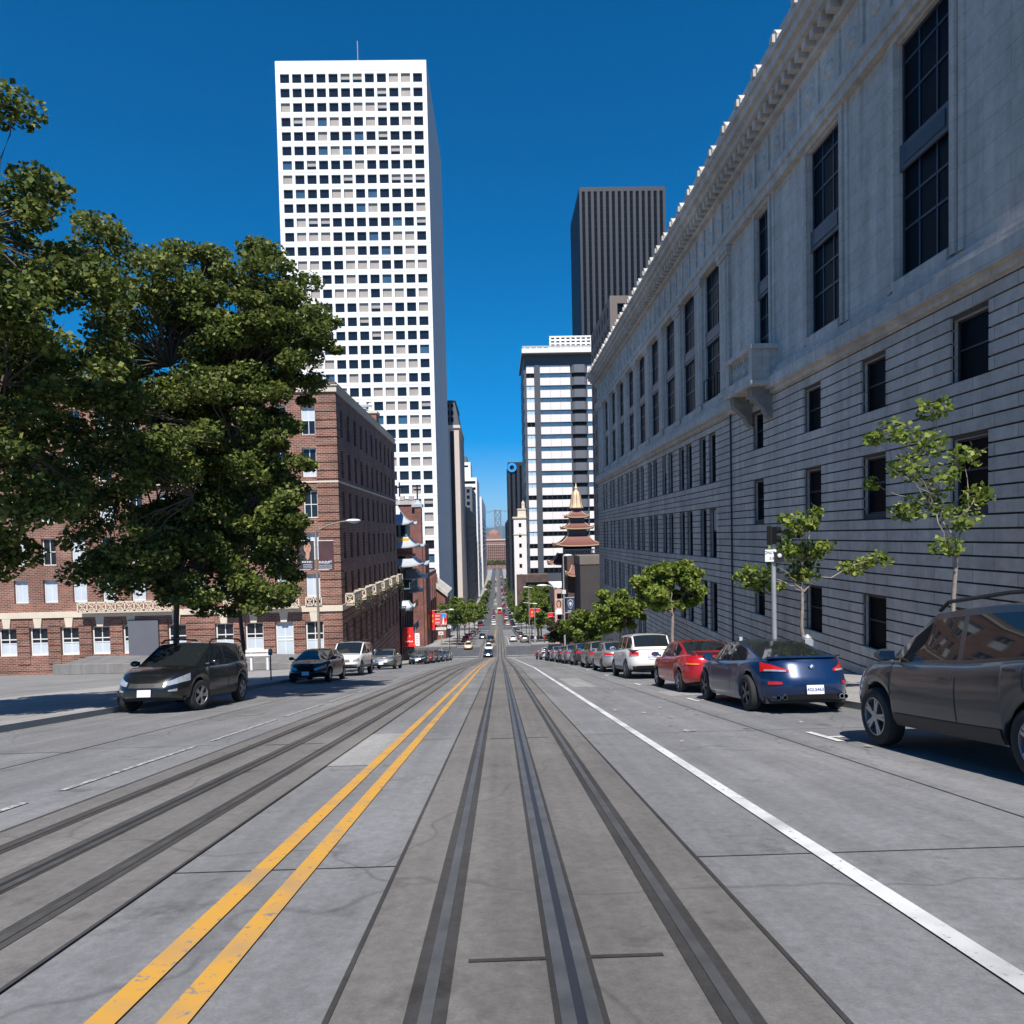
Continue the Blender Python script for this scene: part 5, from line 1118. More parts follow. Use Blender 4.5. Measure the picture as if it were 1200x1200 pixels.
fr = random.Random(11); GF = 'small cars far down the street'; k = 0
def far_car(x, y, me, label, head):
    o = put('small_car', me, None, (x, y, g(y)), (math.atan(slope(y))*head, 0, 0 if head > 0 else math.pi)); tag(o, label, 'car', GF)
sides = (('parked along the far left kerb past the crossing', RL+1.1, -1), ('parked along the far right kerb past the crossing', RR-1.1, 1))
cname = ['white', 'silver', 'black', 'charcoal', 'red', 'navy', 'tan']
for txt, x, hd in sides:
    y = 196. if hd > 0 else 170.
    while y < 690:
        if not any(a-3 < y < b+3 for a, b in ((277, 292), (421, 440), (560, 578))):
            c = fr.choice([0, 1, 1, 2, 2, 3, 3, 4, 5, 6]); far_car(x, y, tm[c], 'small %s car %s' % (cname[c], txt), hd)
        y += fr.choice([6.2, 6.6, 7.5, 12.])
for x, hd, txt, yy in ((-2.6, -1, 'driving uphill far down the street', (302, 318, 330, 341, 352, 366, 384, 398, 410, 455, 468, 480, 505, 522, 540, 552, 590, 605, 620, 640, 660, 680, 730, 760, 790, 830, 870, 910)), (3.2, 1, 'driving downhill far down the street', (300, 318, 340, 356, 370, 381, 408, 452, 461, 470, 490, 512, 530, 550, 590, 600, 622, 640, 665, 690, 740, 775, 800, 850, 900))):
    for y in yy: c = fr.choice([0, 0, 1, 2, 3, 4]); far_car(x+fr.uniform(-.6, .6), y, tm[c], 'small %s car %s' % (cname[c], txt), hd)
cc = MB(); w = 1.2
cc.box(-w, w, -4, 4, .5, 1.5, 'red'); cc.box(-w, w, -3.9, 3.9, 1.5, 2.6, 'tile_trim'); cc.box(-w-.1, w+.1, -4.1, 4.1, 2.6, 3.0, 'signw'); cc.box(-w*.7, w*.7, -4.05, -4, 1.6, 2.5, 'glass_black')
for s in (-1, 1):
    for q in range(5): cc.box(s*w-.02*s, s*w+.03*s, -3.4+q*1.4, -2.4+q*1.4, 1.6, 2.5, 'glass_black')
for y in (-2.5, 2.5): cc.box(-.8, .8, y-.4, y+.4, .05, .5, 'black')
o = cc.mesh('cable_car'); o = put('cable_car', o, None, (TR, 395, g(395)), (math.atan(slope(395)), 0, 0)); tag(o, 'small red and cream cable car on the tracks far down the street', 'cable car')
# motorcycle at the end of the right row
mt = thing('motorcycle', 'dark motorcycle parked at the far end of the right row', 'motorcycle', (4.6, 87, g(87)))
mb = MB()
for y in (-.7, .7): mb.lathe([(.22, -.06), (.3, -.07), (.32, 0), (.3, .07), (.22, .06)], (4.6, 87+y, g(87+y)+.32), 20, 'tyre', 'x')
mb.build('wheel', mt)
mb = MB(); z_ = g(87); mb.lathe2((4.6, 87.15, z_+.78), (.17, .32, .16), 12, 8, 'tail'); mb.lathe2((4.6, 86.6, z_+.80), (.15, .42, .09), 12, 8, 'trim'); mb.box(4.45, 4.75, 86.75, 87.3, z_+.3, z_+.65, 'gframe'); mb.build('body', mt)
mb = MB(); mb.tube([(4.6, 87.75, z_+.35), (4.6, 87.45, z_+1.05)], .04, 6, 'chrome'); mb.tube([(4.25, 87.35, z_+1.08), (4.95, 87.35, z_+1.08)], .02, 6, 'trim'); mb.box(4.5, 4.7, 86.15, 86.2, z_+.6, z_+.72, 'tail'); mb.build('handlebar', mt)
# ------------------------------------------------------------------ trees
def leaves_mesh(name, cl, material, seed, size, per=None):
    """cl: list of (centre, radius vector, count). Leaves are small bent blades scattered through each clump."""
    r = np.random.default_rng(seed); C_, S_ = [], []
    for c, rv, n in cl:
        d = r.normal(size=(n, 3)); d /= np.linalg.norm(d, axis=1)[:, None]; q = r.random(n)**(1/2.4)
        C_.append(np.array(c)+d*q[:, None]*np.array(rv)); 
    C = np.concatenate(C_); n = len(C)
    nrm = r.normal(size=(n, 3))*.75+np.array([0, -.15, .75]); nrm /= np.linalg.norm(nrm, axis=1)[:, None]
    a = np.cross(nrm, r.normal(size=(n, 3))); a /= np.linalg.norm(a, axis=1)[:, None]; b = np.cross(nrm, a)
    s = size*r.uniform(.55, 1.3, n)[:, None]; w = s*r.uniform(.38, .55, n)[:, None]
    v = np.stack([C-a*s*.5, C-a*s*.08+b*w-nrm*s*.10, C+a*s*.55-nrm*s*.14, C-a*s*.08-b*w-nrm*s*.10], 1).reshape(-1, 3)
    me = D.meshes.new(name); me.vertices.add(n*4); me.vertices.foreach_set('co', v.ravel()); me.loops.add(n*6); me.polygons.add(n*2)
    i = np.arange(n)*4; tri = np.stack([i, i+1, i+2, i, i+2, i+3], 1).ravel()
    me.loops.foreach_set('vertex_index', tri); me.polygons.foreach_set('loop_start', np.arange(n*2)*3); me.polygons.foreach_set('loop_total', np.full(n*2, 3))
    me.materials.append(M[material]); me.update(calc_edges=True); return me
def branch(mb, a, b, r0, r1, m, rr_, wob=.12, n=5):
    a, b = Vector(a), Vector(b); L = (b-a).length; pts = []
    for i in range(n+1):
        t = i/n; k = math.sin(math.pi*t)*wob*L; pts.append(a.lerp(b, t)+Vector((rr_.gauss(0, .5)*k, rr_.gauss(0, .5)*k, rr_.gauss(.15, .3)*k)))
    mb.tube(pts, [r0+(r1-r0)*i/n for i in range(n+1)], 7, m); return pts
def tree(name, label, x, y, trunk_h, clumps, r0, leaf, lsize, seed, group=None, bark='bark', fork=None, twig=True):
    t = thing(name, label, 'tree', (x, y, g(y)), group); rr_ = random.Random(seed)
    mb = MB(); top = Vector(fork if fork else (rr_.gauss(0, .12), rr_.gauss(0, .12), trunk_h))
    tp = branch(mb, (0, 0, -.2), top, r0, r0*.7, bark, rr_, .012, 6)
    # limbs: a few forks, each carrying nearby clumps
    cs = [(Vector(c), rv, n) for c, rv, n in clumps]; nf = max(2, min(26, len(cs)//6))
    keys = [cs[rr_.randrange(len(cs))][0] for _ in range(nf)]; hubs = [top.lerp(k, rr_.uniform(.45, .75))+Vector((0, 0, .1)) for k in keys]
    if len(cs) > 10:
        for h in hubs: branch(mb, top-Vector((0, 0, .1)), h, r0*.42, r0*.2, bark, rr_, .10)
    else: hubs = [top]
    for c, rv, n in cs:
        h = min(hubs, key=lambda q: (q-c).length); branch(mb, h, c, r0*.26, r0*.07, bark, rr_, .07)
        if twig:
            for _ in range(2): branch(mb, c, c+Vector((rr_.gauss(0, .6)*rv[0], rr_.gauss(0, .6)*rv[1], rr_.gauss(0, .6)*rv[2])), r0*.08, r0*.03, bark, rr_, .1, 3)
    mb.local('trunk', t, smooth=True, sharp=60); put('crown', leaves_mesh('crown', clumps, leaf, seed, lsize), t); return t
def crown(seed, c, R_, nclump, cr, nleaf, shell=.45, bottom=-.8):
    rr_ = random.Random(seed); out = []
    while len(out) < nclump:
        v = Vector((rr_.gauss(0, 1), rr_.gauss(0, 1), rr_.gauss(0, 1))).normalized()*(shell+(1-shell)*rr_.random()**.6)
        if v.z < bottom: continue
        k = rr_.uniform(.65, 1.25); out.append(((c[0]+v.x*R_[0], c[1]+v.y*R_[1], c[2]+v.z*R_[2]), (cr*k, cr*k, cr*k*.6), int(nleaf*k*k)))
    return out
GL = 'big street trees on the left'
def over(lst, X, Y, n=300, sp=1.4): return [((p.x-X, p.y-Y, p.z-g(Y)), (r_, r_, r_*.6), n) for p, r_ in ((at(px, py, Y+random.uniform(-sp, sp)), q*.8) for px, py, q in lst)]
_q = random.Random(5)
low_ = [(_q.uniform(195, 338), _q.uniform(600, 706), .6) for _ in range(60)]+[(_q.uniform(300, 348), _q.uniform(460, 640), .55) for _ in range(30)]+[(_q.uniform(285, 370), _q.uniform(330, 455), .6) for _ in range(46)]+[(_q.uniform(190, 330), _q.uniform(280, 390), .6) for _ in range(36)]+[(_q.uniform(236, 335), _q.uniform(365, 560), .6) for _ in range(64)]+[(_q.uniform(186, 260), _q.uniform(440, 600), .6) for _ in range(34)]
tips = [(352, 372, .7), (372, 385, .62), (388, 378, .45), (380, 402, .5), (394, 410, .28), (362, 420, .6), (345, 400, .8), (370, 365, .6), (358, 470, .4), (362, 545, .35), (350, 610, .5), (345, 675, .45), (330, 705, .45), (300, 712, .55), (270, 716, .5), (345, 500, .45), (335, 690, .5), (240, 714, .5)]
tree('plane_tree', 'slim green tree on the left pavement just behind the black sport utility vehicle', -10.1, 27.6, 3.4, crown(1, (0, 0, 6.4), (2.2, 2.4, 3.0), 80, .55, 220, .25, -.95), .10, 'leaf_dark', .13, 101, GL)
tree('plane_tree', 'tallest and fullest dark green tree, over the roof of the black sport utility vehicle', -9.55, 20.6, 3.6, crown(2, (-.1, 0, 8.4), (3.3, 3.9, 5.9), 235, .58, 360, .22, -.98)+over(low_+tips, -9.55, 20.6), .10, 'leaf_dark', .115, 102, GL)
tree('plane_tree', 'nearest big tree on the left, its crown cut by the edge of the view', -11.4, 14.8, 4.2, crown(3, (-.3, 0, 8.4), (3.4, 3.6, 5.6), 215, .60, 380, .22, -.95), .11, 'leaf_dark', .12, 103, GL)
GRT = 'street trees along the right pavement'
Yr = lambda px: 7.6*820/(px-583)
for i, (px, ytop, ybot, hw_, lab, lf, nc) in enumerate(((786, 655, 722, 50, 'bright green street tree above the gap between red saloon and white vehicle', 'leaf_lime', 34), (724, 690, 744, 37, 'bright green street tree over the silver saloon', 'leaf_lime', 30), (684, 714, 752, 32, 'rounded green tree over the middle of the right row of cars', 'leaf_mid', 30), (660, 718, 756, 26, 'olive brown tree next to the dark pagoda building', 'leaf_olive', 26))):
    y = Yr(px); k = y/820; gz = g(y); zc = -( (ytop+ybot)/2-625)*k-gz; rz_ = (ybot-ytop)/2*k*.95; rx_ = hw_*k*.86
    tree('street_tree', lab, 7.6, y, max(1.6, zc-rz_*1.0), crown(20+i, (0, 0, zc), (rx_, rx_, rz_), int(nc*2.0), .55*max(.8, rx_/2.2), 150, .3, -.8), .09, lf, .19 if i == 0 else .23, 200+i, GRT, 'bark_pale')
# sparse young tree in front of the wall: clumps placed one by one
Yn = 17.7; kx = Yn/820
def near_clumps(lst, X0, Yn_, s=1.):
    out = []
    for px, py, r_, n in lst: p = at(px, py, Yn_+random.uniform(-.5, .5)); out.append(((p.x-X0, p.y-Yn_, p.z-g(Yn_)), (r_*kx*1.12, r_*kx*1.15, r_*kx*.85), int(n*2.3)))
    return out
tree('young_tree', 'thin young tree with a few leafy tufts beside the traffic signal', 7.78, Yn, 3.1, near_clumps([(957, 599, 9, 26), (936, 612, 15, 60), (921, 609, 10, 30), (950, 613, 10, 30), (930, 622, 12, 40), (917, 640, 14, 55), (926, 648, 13, 45), (940, 644, 13, 45), (955, 645, 13, 45), (968, 640, 10, 30), (946, 655, 15, 55), (937, 668, 14, 45), (950, 672, 11, 35), (930, 676, 9, 26), (870, 676, 11, 35), (882, 668, 11, 35), (893, 684, 15, 55), (902, 672, 10, 30), (880, 684, 9, 30), (915, 687, 6, 14), (992, 664, 10, 30), (1002, 668, 9, 26), (1013, 660, 10, 36), (1030, 655, 13, 45), (905, 660, 6, 14)], 7.78, Yn), .055, 'leaf_lime', .125, 301, GRT, 'bark_pale', tuple(at(940, 690, Yn)-Vector((7.78, Yn, g(Yn)))))
tree('young_tree', 'thin young tree on the near right pavement at the edge of the view', 9.4, 14.4, 3.4, near_clumps([(1024, 514, 9, 30), (1022, 566, 8, 26), (1050, 505, 16, 50), (1085, 520, 18, 60), (1062, 548, 16, 50), (1100, 560, 18, 60), (1130, 535, 16, 50), (1085, 590, 18, 60), (1125, 605, 18, 60), (1060, 600, 13, 45), (1095, 478, 16, 50), (1145, 580, 14, 45), (1110, 640, 14, 45)], 9.4, 14.4), .055, 'leaf_lime', .12, 302, GRT, 'bark_pale')
# trees past the crossing; each kind is built once and copied
def copy_tree(o, x, y, sc, rz_, label):
    c = o.copy(); COL.objects.link(c); c.location = (x, y, g(y)); c.scale = (sc, sc, sc); c.rotation_euler.z = rz_; c['label'] = label
    for ch_ in list(o.children): d = ch_.copy(); COL.objects.link(d); d.parent = c
    return c
GF2 = 'trees along the street past the crossing'
t0 = tree('street_tree', 'leafy green tree on the left pavement just past the crossing', -9.2, 152, 3.4, crown(40, (0, 0, 7.4), (3.9, 4.2, 3.4), 44, 1.05, 110, .4, -.8), .16, 'leaf_mid', .42, 400, GF2)
for i, (x, y, s) in enumerate(((-9.6, 166, 1.0), (-9.0, 182, .98), (-8.8, 202, 1.0), (-8.2, 226, 1.02), (-7.6, 250, .98))):
    copy_tree(t0, x, y, s, 1.3*i+.5, 'leafy green tree on the left pavement, %s beyond the first past the crossing' % ['next', 'second', 'third', 'fourth', 'fifth'][i])
t1 = tree('street_tree', 'bushy green tree on the right pavement just past the crossing', 8.6, 156, 3.2, crown(41, (0, 0, 6.6), (3.4, 3.6, 3.6), 40, 1.0, 110, .4, -.8), .15, 'leaf_mid', .42, 401, GF2)
for i, (x, y, s) in enumerate(((9.5, 168, 1.15), (8.6, 186, 1.1), (8.2, 214, 1.0), (7.8, 246, .9), (10.5, 176, 1.35))):
    copy_tree(t1, x, y, s, 1.7*i+.4, 'bushy green tree on the right pavement, %s beyond the first past the crossing' % ['next', 'second', 'third', 'fourth', 'tallest'][i])
far_spots = [(-9.2, 300), (-8.9, 345), (-9, 395), (-9, 450), (-9, 480), (-9, 530), (8.2, 296), (7.6, 312), (7.4, 345), (7.6, 372), (7.4, 400), (7.5, 460), (7.5, 490), (7.5, 520), (-9, 620), (8, 600), (8, 640), (-9, 690), (8, 720)]
for i, (x, y) in enumerate(far_spots): copy_tree(t1, x, y, .8, i*1.1, 'small far street tree on the %s side of the distant street, %s along its side' % (('left', 'right')[x > 0], ['first', 'second', 'third', 'fourth', 'fifth', 'sixth', 'seventh', 'eighth', 'ninth', 'tenth', 'eleventh'][sum(1 for q in far_spots if q[0]*x > 0 and q[1] < y)]))
for i, x in enumerate((-17, -11, -5, 1, 7, 13)): copy_tree(t0, x, 1150-abs(x), 1.5, i, 'far green tree %s from the left in the row before the domed brick building' % ['first', 'second', 'third', 'fourth', 'fifth', 'last'][i])

# ------------------------------------------------------------------ lamp posts, signals, signs
def cobra(mb, x, y, z0, z1, reach, za, r=.08, m='pole'):
    mb.tube([(x, y, z0), (x, y, z0+.5), (x, y, z1)], [r*1.35, r, r*.62], 12, m); mb.lathe([(.22, z0), (.22, z0+.12), (.14, z0+.3)], (x, y, 0), 12, m)
def arm(mb, x, y, z, reach, rise, m='pole'):
    mb.tube([(x, y, z), (x+reach*.4, y, z+rise*.6), (x+reach*.8, y, z+rise*.95), (x+reach, y, z+rise)], [.05, .045, .04, .04], 8, m)
def head(mb, x, y, z, d):
    mb.lathe2((x+.33*d, y, z), (.42, .17, .10), 14, 8, 'lampw'); mb.lathe2((x+.40*d, y, z-.07), (.24, .13, .08), 12, 6, 'glass_sky')
# left post with two portrait banners
lx, ly = -10.05, 39.; lp = thing('lamp_post', 'grey cobra lamp post with portrait banners before the brick building corner', 'street lamp', (lx, ly, g(ly)), 'cobra head lamp posts')
zt_ = at(368, 620, ly).z
mb = MB(); cobra(mb, lx, ly, g(ly)+.1, zt_, 0, 0, .085, 'brown_pole'); mb.build('pole', lp, True)
mb = MB(); arm(mb, lx, ly, zt_-.12, 1.75, .52, 'brown_pole'); mb.build('arm', lp, True)
mb = MB(); head(mb, lx+1.75, ly, zt_+.42, 1); mb.build('lamp_head', lp, True)
def banner(name, label, x0, x1, y, z0, z1, fill, draw, px_, cat='banner', group=None):
    b = thing(name, label, cat, ((x0+x1)/2, y, z0), group); mb = MB()
    n = 8; f = []; 
    for s_ in (-.008, .008): f.append([[(x0+(x1-x0)*i/n, y+s_+.03*math.sin(math.pi*i/n*1.3), z) for i in range(n+1)] for z in np.linspace(z0, z1, 7)])
    mb.grid(f[0], fill); mb.grid(f[1], fill); mb.build('cloth', b)
    mb = MB()
    for z in (z0, z1): mb.tube([(px_, y, z), (x0 if abs(x0-px_) > abs(x1-px_) else x1, y+.02, z)], .018, 6, 'pole')
    mb.build('bracket', b)
    if draw: mb = MB(); draw(mb, x0, x1, y-.02, z0, z1); mb.build('print', b)
    return b
def ell(mb, cx, y, cz, rx_, rz_, m, n=20): mb.poly([(cx+rx_*math.cos(2*math.pi*k/n), y, cz+rz_*math.sin(2*math.pi*k/n)) for k in range(n)], m)
M['face'] = mat('printed_skin', (.48, .27, .20), .6); M['hairp'] = mat('printed_hair', (.03, .02, .02), .6); M['printw'] = mat('printed_white', (.60, .60, .62), .6); M['printg'] = mat('printed_grey', (.30, .31, .35), .6, var=.4, scale=8); M['blush'] = mat('printed_lips', (.35, .08, .08), .6)
def portrait(mb, x0, x1, y, z0, z1):
    w, h = x1-x0, z1-z0; cx = x0+w*.62
    ell(mb, cx-.01, y, z0+h*.78, w*.27, h*.20, 'hairp'); ell(mb, cx, y-.004, z0+h*.76, w*.21, h*.19, 'face')
    mb.poly([(cx-w*.09, y-.003, z0+h*.62), (cx+w*.12, y-.003, z0+h*.62), (cx+w*.10, y-.003, z0+h*.42), (cx, y-.003, z0+h*.32), (cx-w*.12, y-.003, z0+h*.42)], 'face')
    for s_ in (-.09, .09): ell(mb, cx+w*s_, y-.008, z0+h*.79, w*.045, h*.014, 'hairp', 10); ell(mb, cx+w*s_, y-.008, z0+h*.83, w*.06, h*.008, 'hairp', 10)
    ell(mb, cx, y-.008, z0+h*.655, w*.06, h*.014, 'blush', 10); ell(mb, cx+.01, y-.008, z0+h*.72, w*.022, h*.03, 'blush', 8)
    for i in range(5): mb.poly([(x0+w*(.28+.14*i), y, z0+h*.245), (x0+w*(.38+.14*i), y, z0+h*.245), (x0+w*(.38+.14*i), y, z0+h*.30), (x0+w*(.28+.14*i), y, z0+h*.30)], 'printw')
    for q in (.17, .11, .05): mb.poly([(x0+w*.35, y, z0+h*q), (x1-.03, y, z0+h*q), (x1-.03, y, z0+h*(q+.035)), (x0+w*.35, y, z0+h*(q+.035))], 'printg')
def landscape(mb, x0, x1, y, z0, z1):
    w, h = x1-x0, z1-z0
    mb.poly([(x0, y, z0+h*.27), (x0+w*.5, y, z0+h*.27), (x1, y, z0+h*.36), (x1, y, z0+h*.28), (x0+w*.6, y, z0+h*.2), (x0, y, z0+h*.22)], 'printg')
    for q in (.14, .08, .03): mb.poly([(x0, y, z0+h*q), (x1-.06, y, z0+h*q), (x1-.06, y, z0+h*(q+.035)), (x0, y, z0+h*(q+.035))], 'printg')
    for i in range(4): mb.poly([(x0+w*.2*i, y-.004, z0+h*.26), (x0+w*(.2*i+.13), y-.004, z0+h*.26), (x0+w*(.2*i+.13), y-.004, z0+h*.30), (x0+w*.2*i, y-.004, z0+h*.30)], 'printw')
A, B = at(349, 668, ly), at(388, 634, ly); A2 = at(350, 634, ly)
banner('street_banner', 'dark banner with a portrait hanging left of the lamp post', lx-1.08, lx-.12, ly, A.z, A2.z, 'poster', portrait, lx, 'banner', 'banners on the lamp posts')
banner('street_banner', 'plain maroon banner with grey foot hanging right of the lamp post', lx+.12, lx+.95, ly, A.z-.02, A2.z-.02, 'poster2', landscape, lx, 'banner', 'banners on the lamp posts')
# right post with two banners
rx2, ry2 = 7.3, 76.; P = at(660, 651, ry2); rx2 = P.x
lp = thing('lamp_post', 'grey cobra lamp post with two banners in front of the pagoda building', 'street lamp', (rx2, ry2, g(ry2)), 'cobra head lamp posts')
mb = MB(); cobra(mb, rx2, ry2, g(ry2)+.1, P.z, 0, 0, .11); mb.build('pole', lp, True)
za = at(660, 690, ry2).z
mb = MB(); arm(mb, rx2, ry2, za-.3, -2.1, .75); mb.build('arm', lp, True)
mb = MB(); mb.lathe2((rx2-2.35, ry2, za+.42), (.62, .2, .13), 14, 8, 'lampw'); mb.build('lamp_head', lp, True)
mb = MB(); arm(mb, rx2, ry2, P.z-.1, .55, .12); mb.lathe2((rx2+.5, ry2, P.z), (.5, .2, .14), 12, 8, 'lampw'); mb.box(rx2-.2, rx2+.2, ry2-.15, ry2-.1, za-.55, za-.1, 'lampw'); mb.build('side_arm', lp, True)
def lady(mb, x0, x1, y, z0, z1):
    w, h = x1-x0, z1-z0; cx = x0+w*.5
    mb.poly([(x0, y, z0), (x1, y, z0), (x1, y, z0+h*.22), (cx+w*.2, y, z0+h*.42), (cx-w*.15, y, z0+h*.42), (x0, y, z0+h*.25)], 'signw'); ell(mb, cx, y-.002, z0+h*.68, w*.34, h*.26, 'hairp'); ell(mb, cx-w*.03, y-.005, z0+h*.66, w*.22, h*.2, 'face')
    mb.poly([(cx-w*.1, y-.004, z0+h*.5), (cx+w*.1, y-.004, z0+h*.5), (cx+w*.14, y-.004, z0+h*.38), (cx-w*.14, y-.004, z0+h*.38)], 'face')
def shield(mb, x0, x1, y, z0, z1):
    w, h = x1-x0, z1-z0; cx = (x0+x1)/2
    P_ = lambda s_: [(cx+w*a*s_, y, z0+h*(.58+(b-.58)*s_)) for a, b in ((-.34, .80), (0, .92), (.34, .80), (.34, .55), (.2, .35), (0, .22), (-.2, .35), (-.34, .55))]
    mb.poly(P_(1), 'printg'); mb.poly([(a, y-.004, c) for a, b, c in P_(.74)], 'navy'); mb.poly([(a, y-.008, c) for a, b, c in P_(.42)], 'printw')
    mb.poly([(x0+w*.15, y, z0+h*.08), (x1-w*.15, y, z0+h*.08), (x1-w*.15, y, z0+h*.13), (x0+w*.15, y, z0+h*.13)], 'printw')
a, b = at(651, 720, ry2), at(659, 702, ry2); banner('street_banner', 'pale banner with a woman in white left of the right hand lamp post', a.x, b.x, ry2, a.z, b.z, 'pink', lady, rx2, 'banner', 'banners on the lamp posts')
a, b = at(664, 718, ry2), at(673, 700, ry2); banner('street_banner', 'navy banner with a grey shield emblem beside the woman in white banner', a.x, b.x, ry2, a.z, b.z, 'navy', shield, rx2, 'banner', 'banners on the lamp posts')
# brown post and thin post at the far right corner
P = at(619.5, 689, 150); lp = thing('lamp_post', 'brown street lamp post with double crossarms at the far right corner of the crossing', 'street lamp', (P.x, 150, g(150)), 'cobra head lamp posts')
mb = MB(); mb.tube([(P.x, 150, g(150)), (P.x, 150, P.z)], [.16, .1], 8, 'brown_pole'); mb.build('pole', lp)
zz = at(619, 706, 150).z
mb = MB(); mb.tube([(P.x-1.0, 150, P.z+.15), (P.x+.8, 150, P.z+.1)], .06, 6, 'lampw'); mb.tube([(P.x-1.2, 150, zz), (P.x+1.3, 150, zz-.3)], .05, 6, 'lampw'); mb.build('arm', lp)
mb = MB(); mb.lathe2((P.x-.6, 150, P.z+.2), (.6, .2, .14), 10, 6, 'lampw'); mb.lathe2((P.x+1.3, 150, zz-.3), (.55, .2, .14), 10, 6, 'lampw'); mb.build('lamp_head', lp)
P = at(626.5, 715, 149); ps = thing('banner_post', 'thin grey post carrying red banners at the far right corner', 'post', (P.x, 149, g(149)))
mb = MB(); mb.tube([(P.x, 149, g(149)), (P.x, 149, P.z+.6)], [.09, .07], 8, 'pole'); mb.build('pole', ps)
def sun_mark(mb, x0, x1, y, z0, z1): ell(mb, (x0+x1)/2, y, z0+(z1-z0)*.55, (x1-x0)*.26, (z1-z0)*.14, 'yellow'); mb.poly([(x0+.2, y, z0+.3), (x1-.2, y, z0+.3), (x1-.2, y, z0+.42), (x0+.2, y, z0+.42)], 'yellow')
a, b = at(621, 723, 149), at(626, 713, 149); banner('red_banner', 'bright red banner with a yellow mark at the far right corner', a.x, b.x, 149, a.z, b.z, 'sred', sun_mark, P.x, 'banner', 'banners on the lamp posts')
a, b = at(628, 717, 149), at(633, 713, 149); banner('red_banner', 'small red flag right of the bright red banner with the yellow mark', a.x, b.x, 149, a.z, b.z, 'sred', None, P.x, 'banner', 'banners on the lamp posts')
a, b = at(642, 723, 120), at(648, 718, 120); banner('red_banner', 'small dark red sign above the olive tree', a.x, b.x, 120, a.z, b.z, 'sred', None, b.x+.3, 'banner', 'banners on the lamp posts')
# signal pole
sx_, sy_ = 6.98, 17.0; P = at(906, 640, sy_); sx_ = P.x
sgp = thing('traffic_signal', 'black two lamp traffic signal seen side on atop a galvanised pole', 'traffic signal', (sx_, sy_, g(sy_)))
mb = MB(); mb.tube([(sx_+.02, sy_, g(sy_)+.1), (sx_, sy_, at(906, 634, sy_).z)], .058, 12, 'pole'); mb.lathe([(.16, g(sy_)+.14), (.16, g(sy_)+.17), (.07, g(sy_)+.25)], (sx_+.02, sy_, 0), 12, 'pole'); mb.build('pole', sgp, True)
zc_ = at(905, 627, sy_).z
mb = MB(); mb.box(sx_-.085, sx_+.04, sy_-.13, sy_+.13, zc_-.22, zc_+.2, 'black'); mb.box(sx_-.10, sx_-.085, sy_-.15, sy_+.15, zc_-.24, zc_+.22, 'trim'); mb.tube([(sx_, sy_, zc_-.3), (sx_, sy_, zc_-.2)], .03, 8, 'black'); mb.build('housing', sgp)
for q in (.10, -.12):
    mb = MB(); rows = []
    for xx, s_ in ((.04, 1.), (.17, .95)):
        rows.append([(sx_+xx, sy_+.105*s_*math.cos(a), zc_+q+.105*s_*math.sin(a)) for a in np.linspace(-.6, math.pi+.6, 12)])
    mb.grid(rows, 'black'); mb.lathe([(0, .045), (.085, .05)], (sx_, sy_, zc_+q), 14, 'glass_black', 'x'); mb.build('visor', sgp)
z0_, z1_ = at(901, 658, sy_).z, at(901, 644, sy_).z; x0_, x1_ = at(895, 650, sy_).x, at(908, 650, sy_).x
sgn = thing('pole_sign', 'small white lettered sign on the traffic signal pole', 'sign', ((x0_+x1_)/2, sy_-.08, z0_))
mb = MB(); mb.box(x0_, x1_, sy_-.09, sy_-.075, z0_, z1_, 'signw'); mb.build('plate', sgn)
o = put('lettering', text_mesh('ONLY', .095, M['trim']), sgn, ((x0_+x1_)/2-.03, sy_-.094, z1_-.075), (math.pi/2, 0, 0), True); o = put('lettering', text_mesh('2-3', .085, M['trim']), sgn, ((x0_+x1_)/2+.02, sy_-.094, z0_+.08), (math.pi/2, 0, 0), True)
mb = MB(); mb.box(sx_-.02, sx_+.22, sy_-.12, sy_+.1, z0_-.02, z1_-.06, 'trim'); mb.lathe([(0, -.16), (.05, -.15), (.05, -.11)], (sx_+.1, sy_, (z0_+z1_)/2), 10, 'lampw', 'y'); mb.build('control_box', sgn)
# little white sign by the right row
P = at(648, 748, 84); s1 = thing('parking_sign', 'small white square sign with a dark mark above the right row of cars', 'sign', (P.x, 84, g(84)))
mb = MB(); mb.tube([(P.x, 84, g(84)), (P.x, 84, P.z+.3)], .04, 6, 'pole'); mb.build('pole', s1)
mb = MB(); mb.box(P.x-.28, P.x+.28, 83.9, 83.94, P.z-.33, P.z+.33, 'signw'); mb.box(P.x-.15, P.x+.08, 83.89, 83.899, P.z-.02, P.z+.2, 'trim'); mb.build('plate', s1)
# left shop banners near the pagoda building
yq = 110.; a, b = at(472.5, 758, yq), at(486, 735, yq)
rb = thing('shop_banner', 'large red awning banner with pale script and a yellow mark, left of the white sign', 'banner', ((a.x+b.x)/2, yq, a.z)); w = b.x-a.x
mb = MB(); mb.prism([(a.x, yq, a.z), (b.x, yq, a.z), (b.x-w*.12, yq, b.z), (a.x+w*.08, yq, b.z)], (0, .12, 0), 'sred'); mb.prism([(a.x-.05, yq-.1, a.z), (b.x+.15, yq-.1, a.z), (b.x+.05, yq-.1, a.z+.25), (a.x, yq-.1, a.z+.25)], (0, .099, 0), 'red'); mb.build('cloth', rb)
mb = MB(); cx = (a.x+b.x)/2
mb.prism([(cx+.05, yq-.02, a.z+1.45), (cx+.28, yq-.02, a.z+1.6), (cx+.12, yq-.02, a.z+1.9), (cx-.02, yq-.02, a.z+1.7)], (0, .019, 0), 'yellow')
for i, (dx, h_) in enumerate(((-.55, .24), (-.36, .16), (-.2, .16), (-.04, .26), (.14, .16), (.3, .16), (.46, .22))): mb.box(cx+dx, cx+dx+.12, yq-.02, yq-.001, a.z+.72, a.z+.72+h_, 'signw')
mb.build('print', rb)
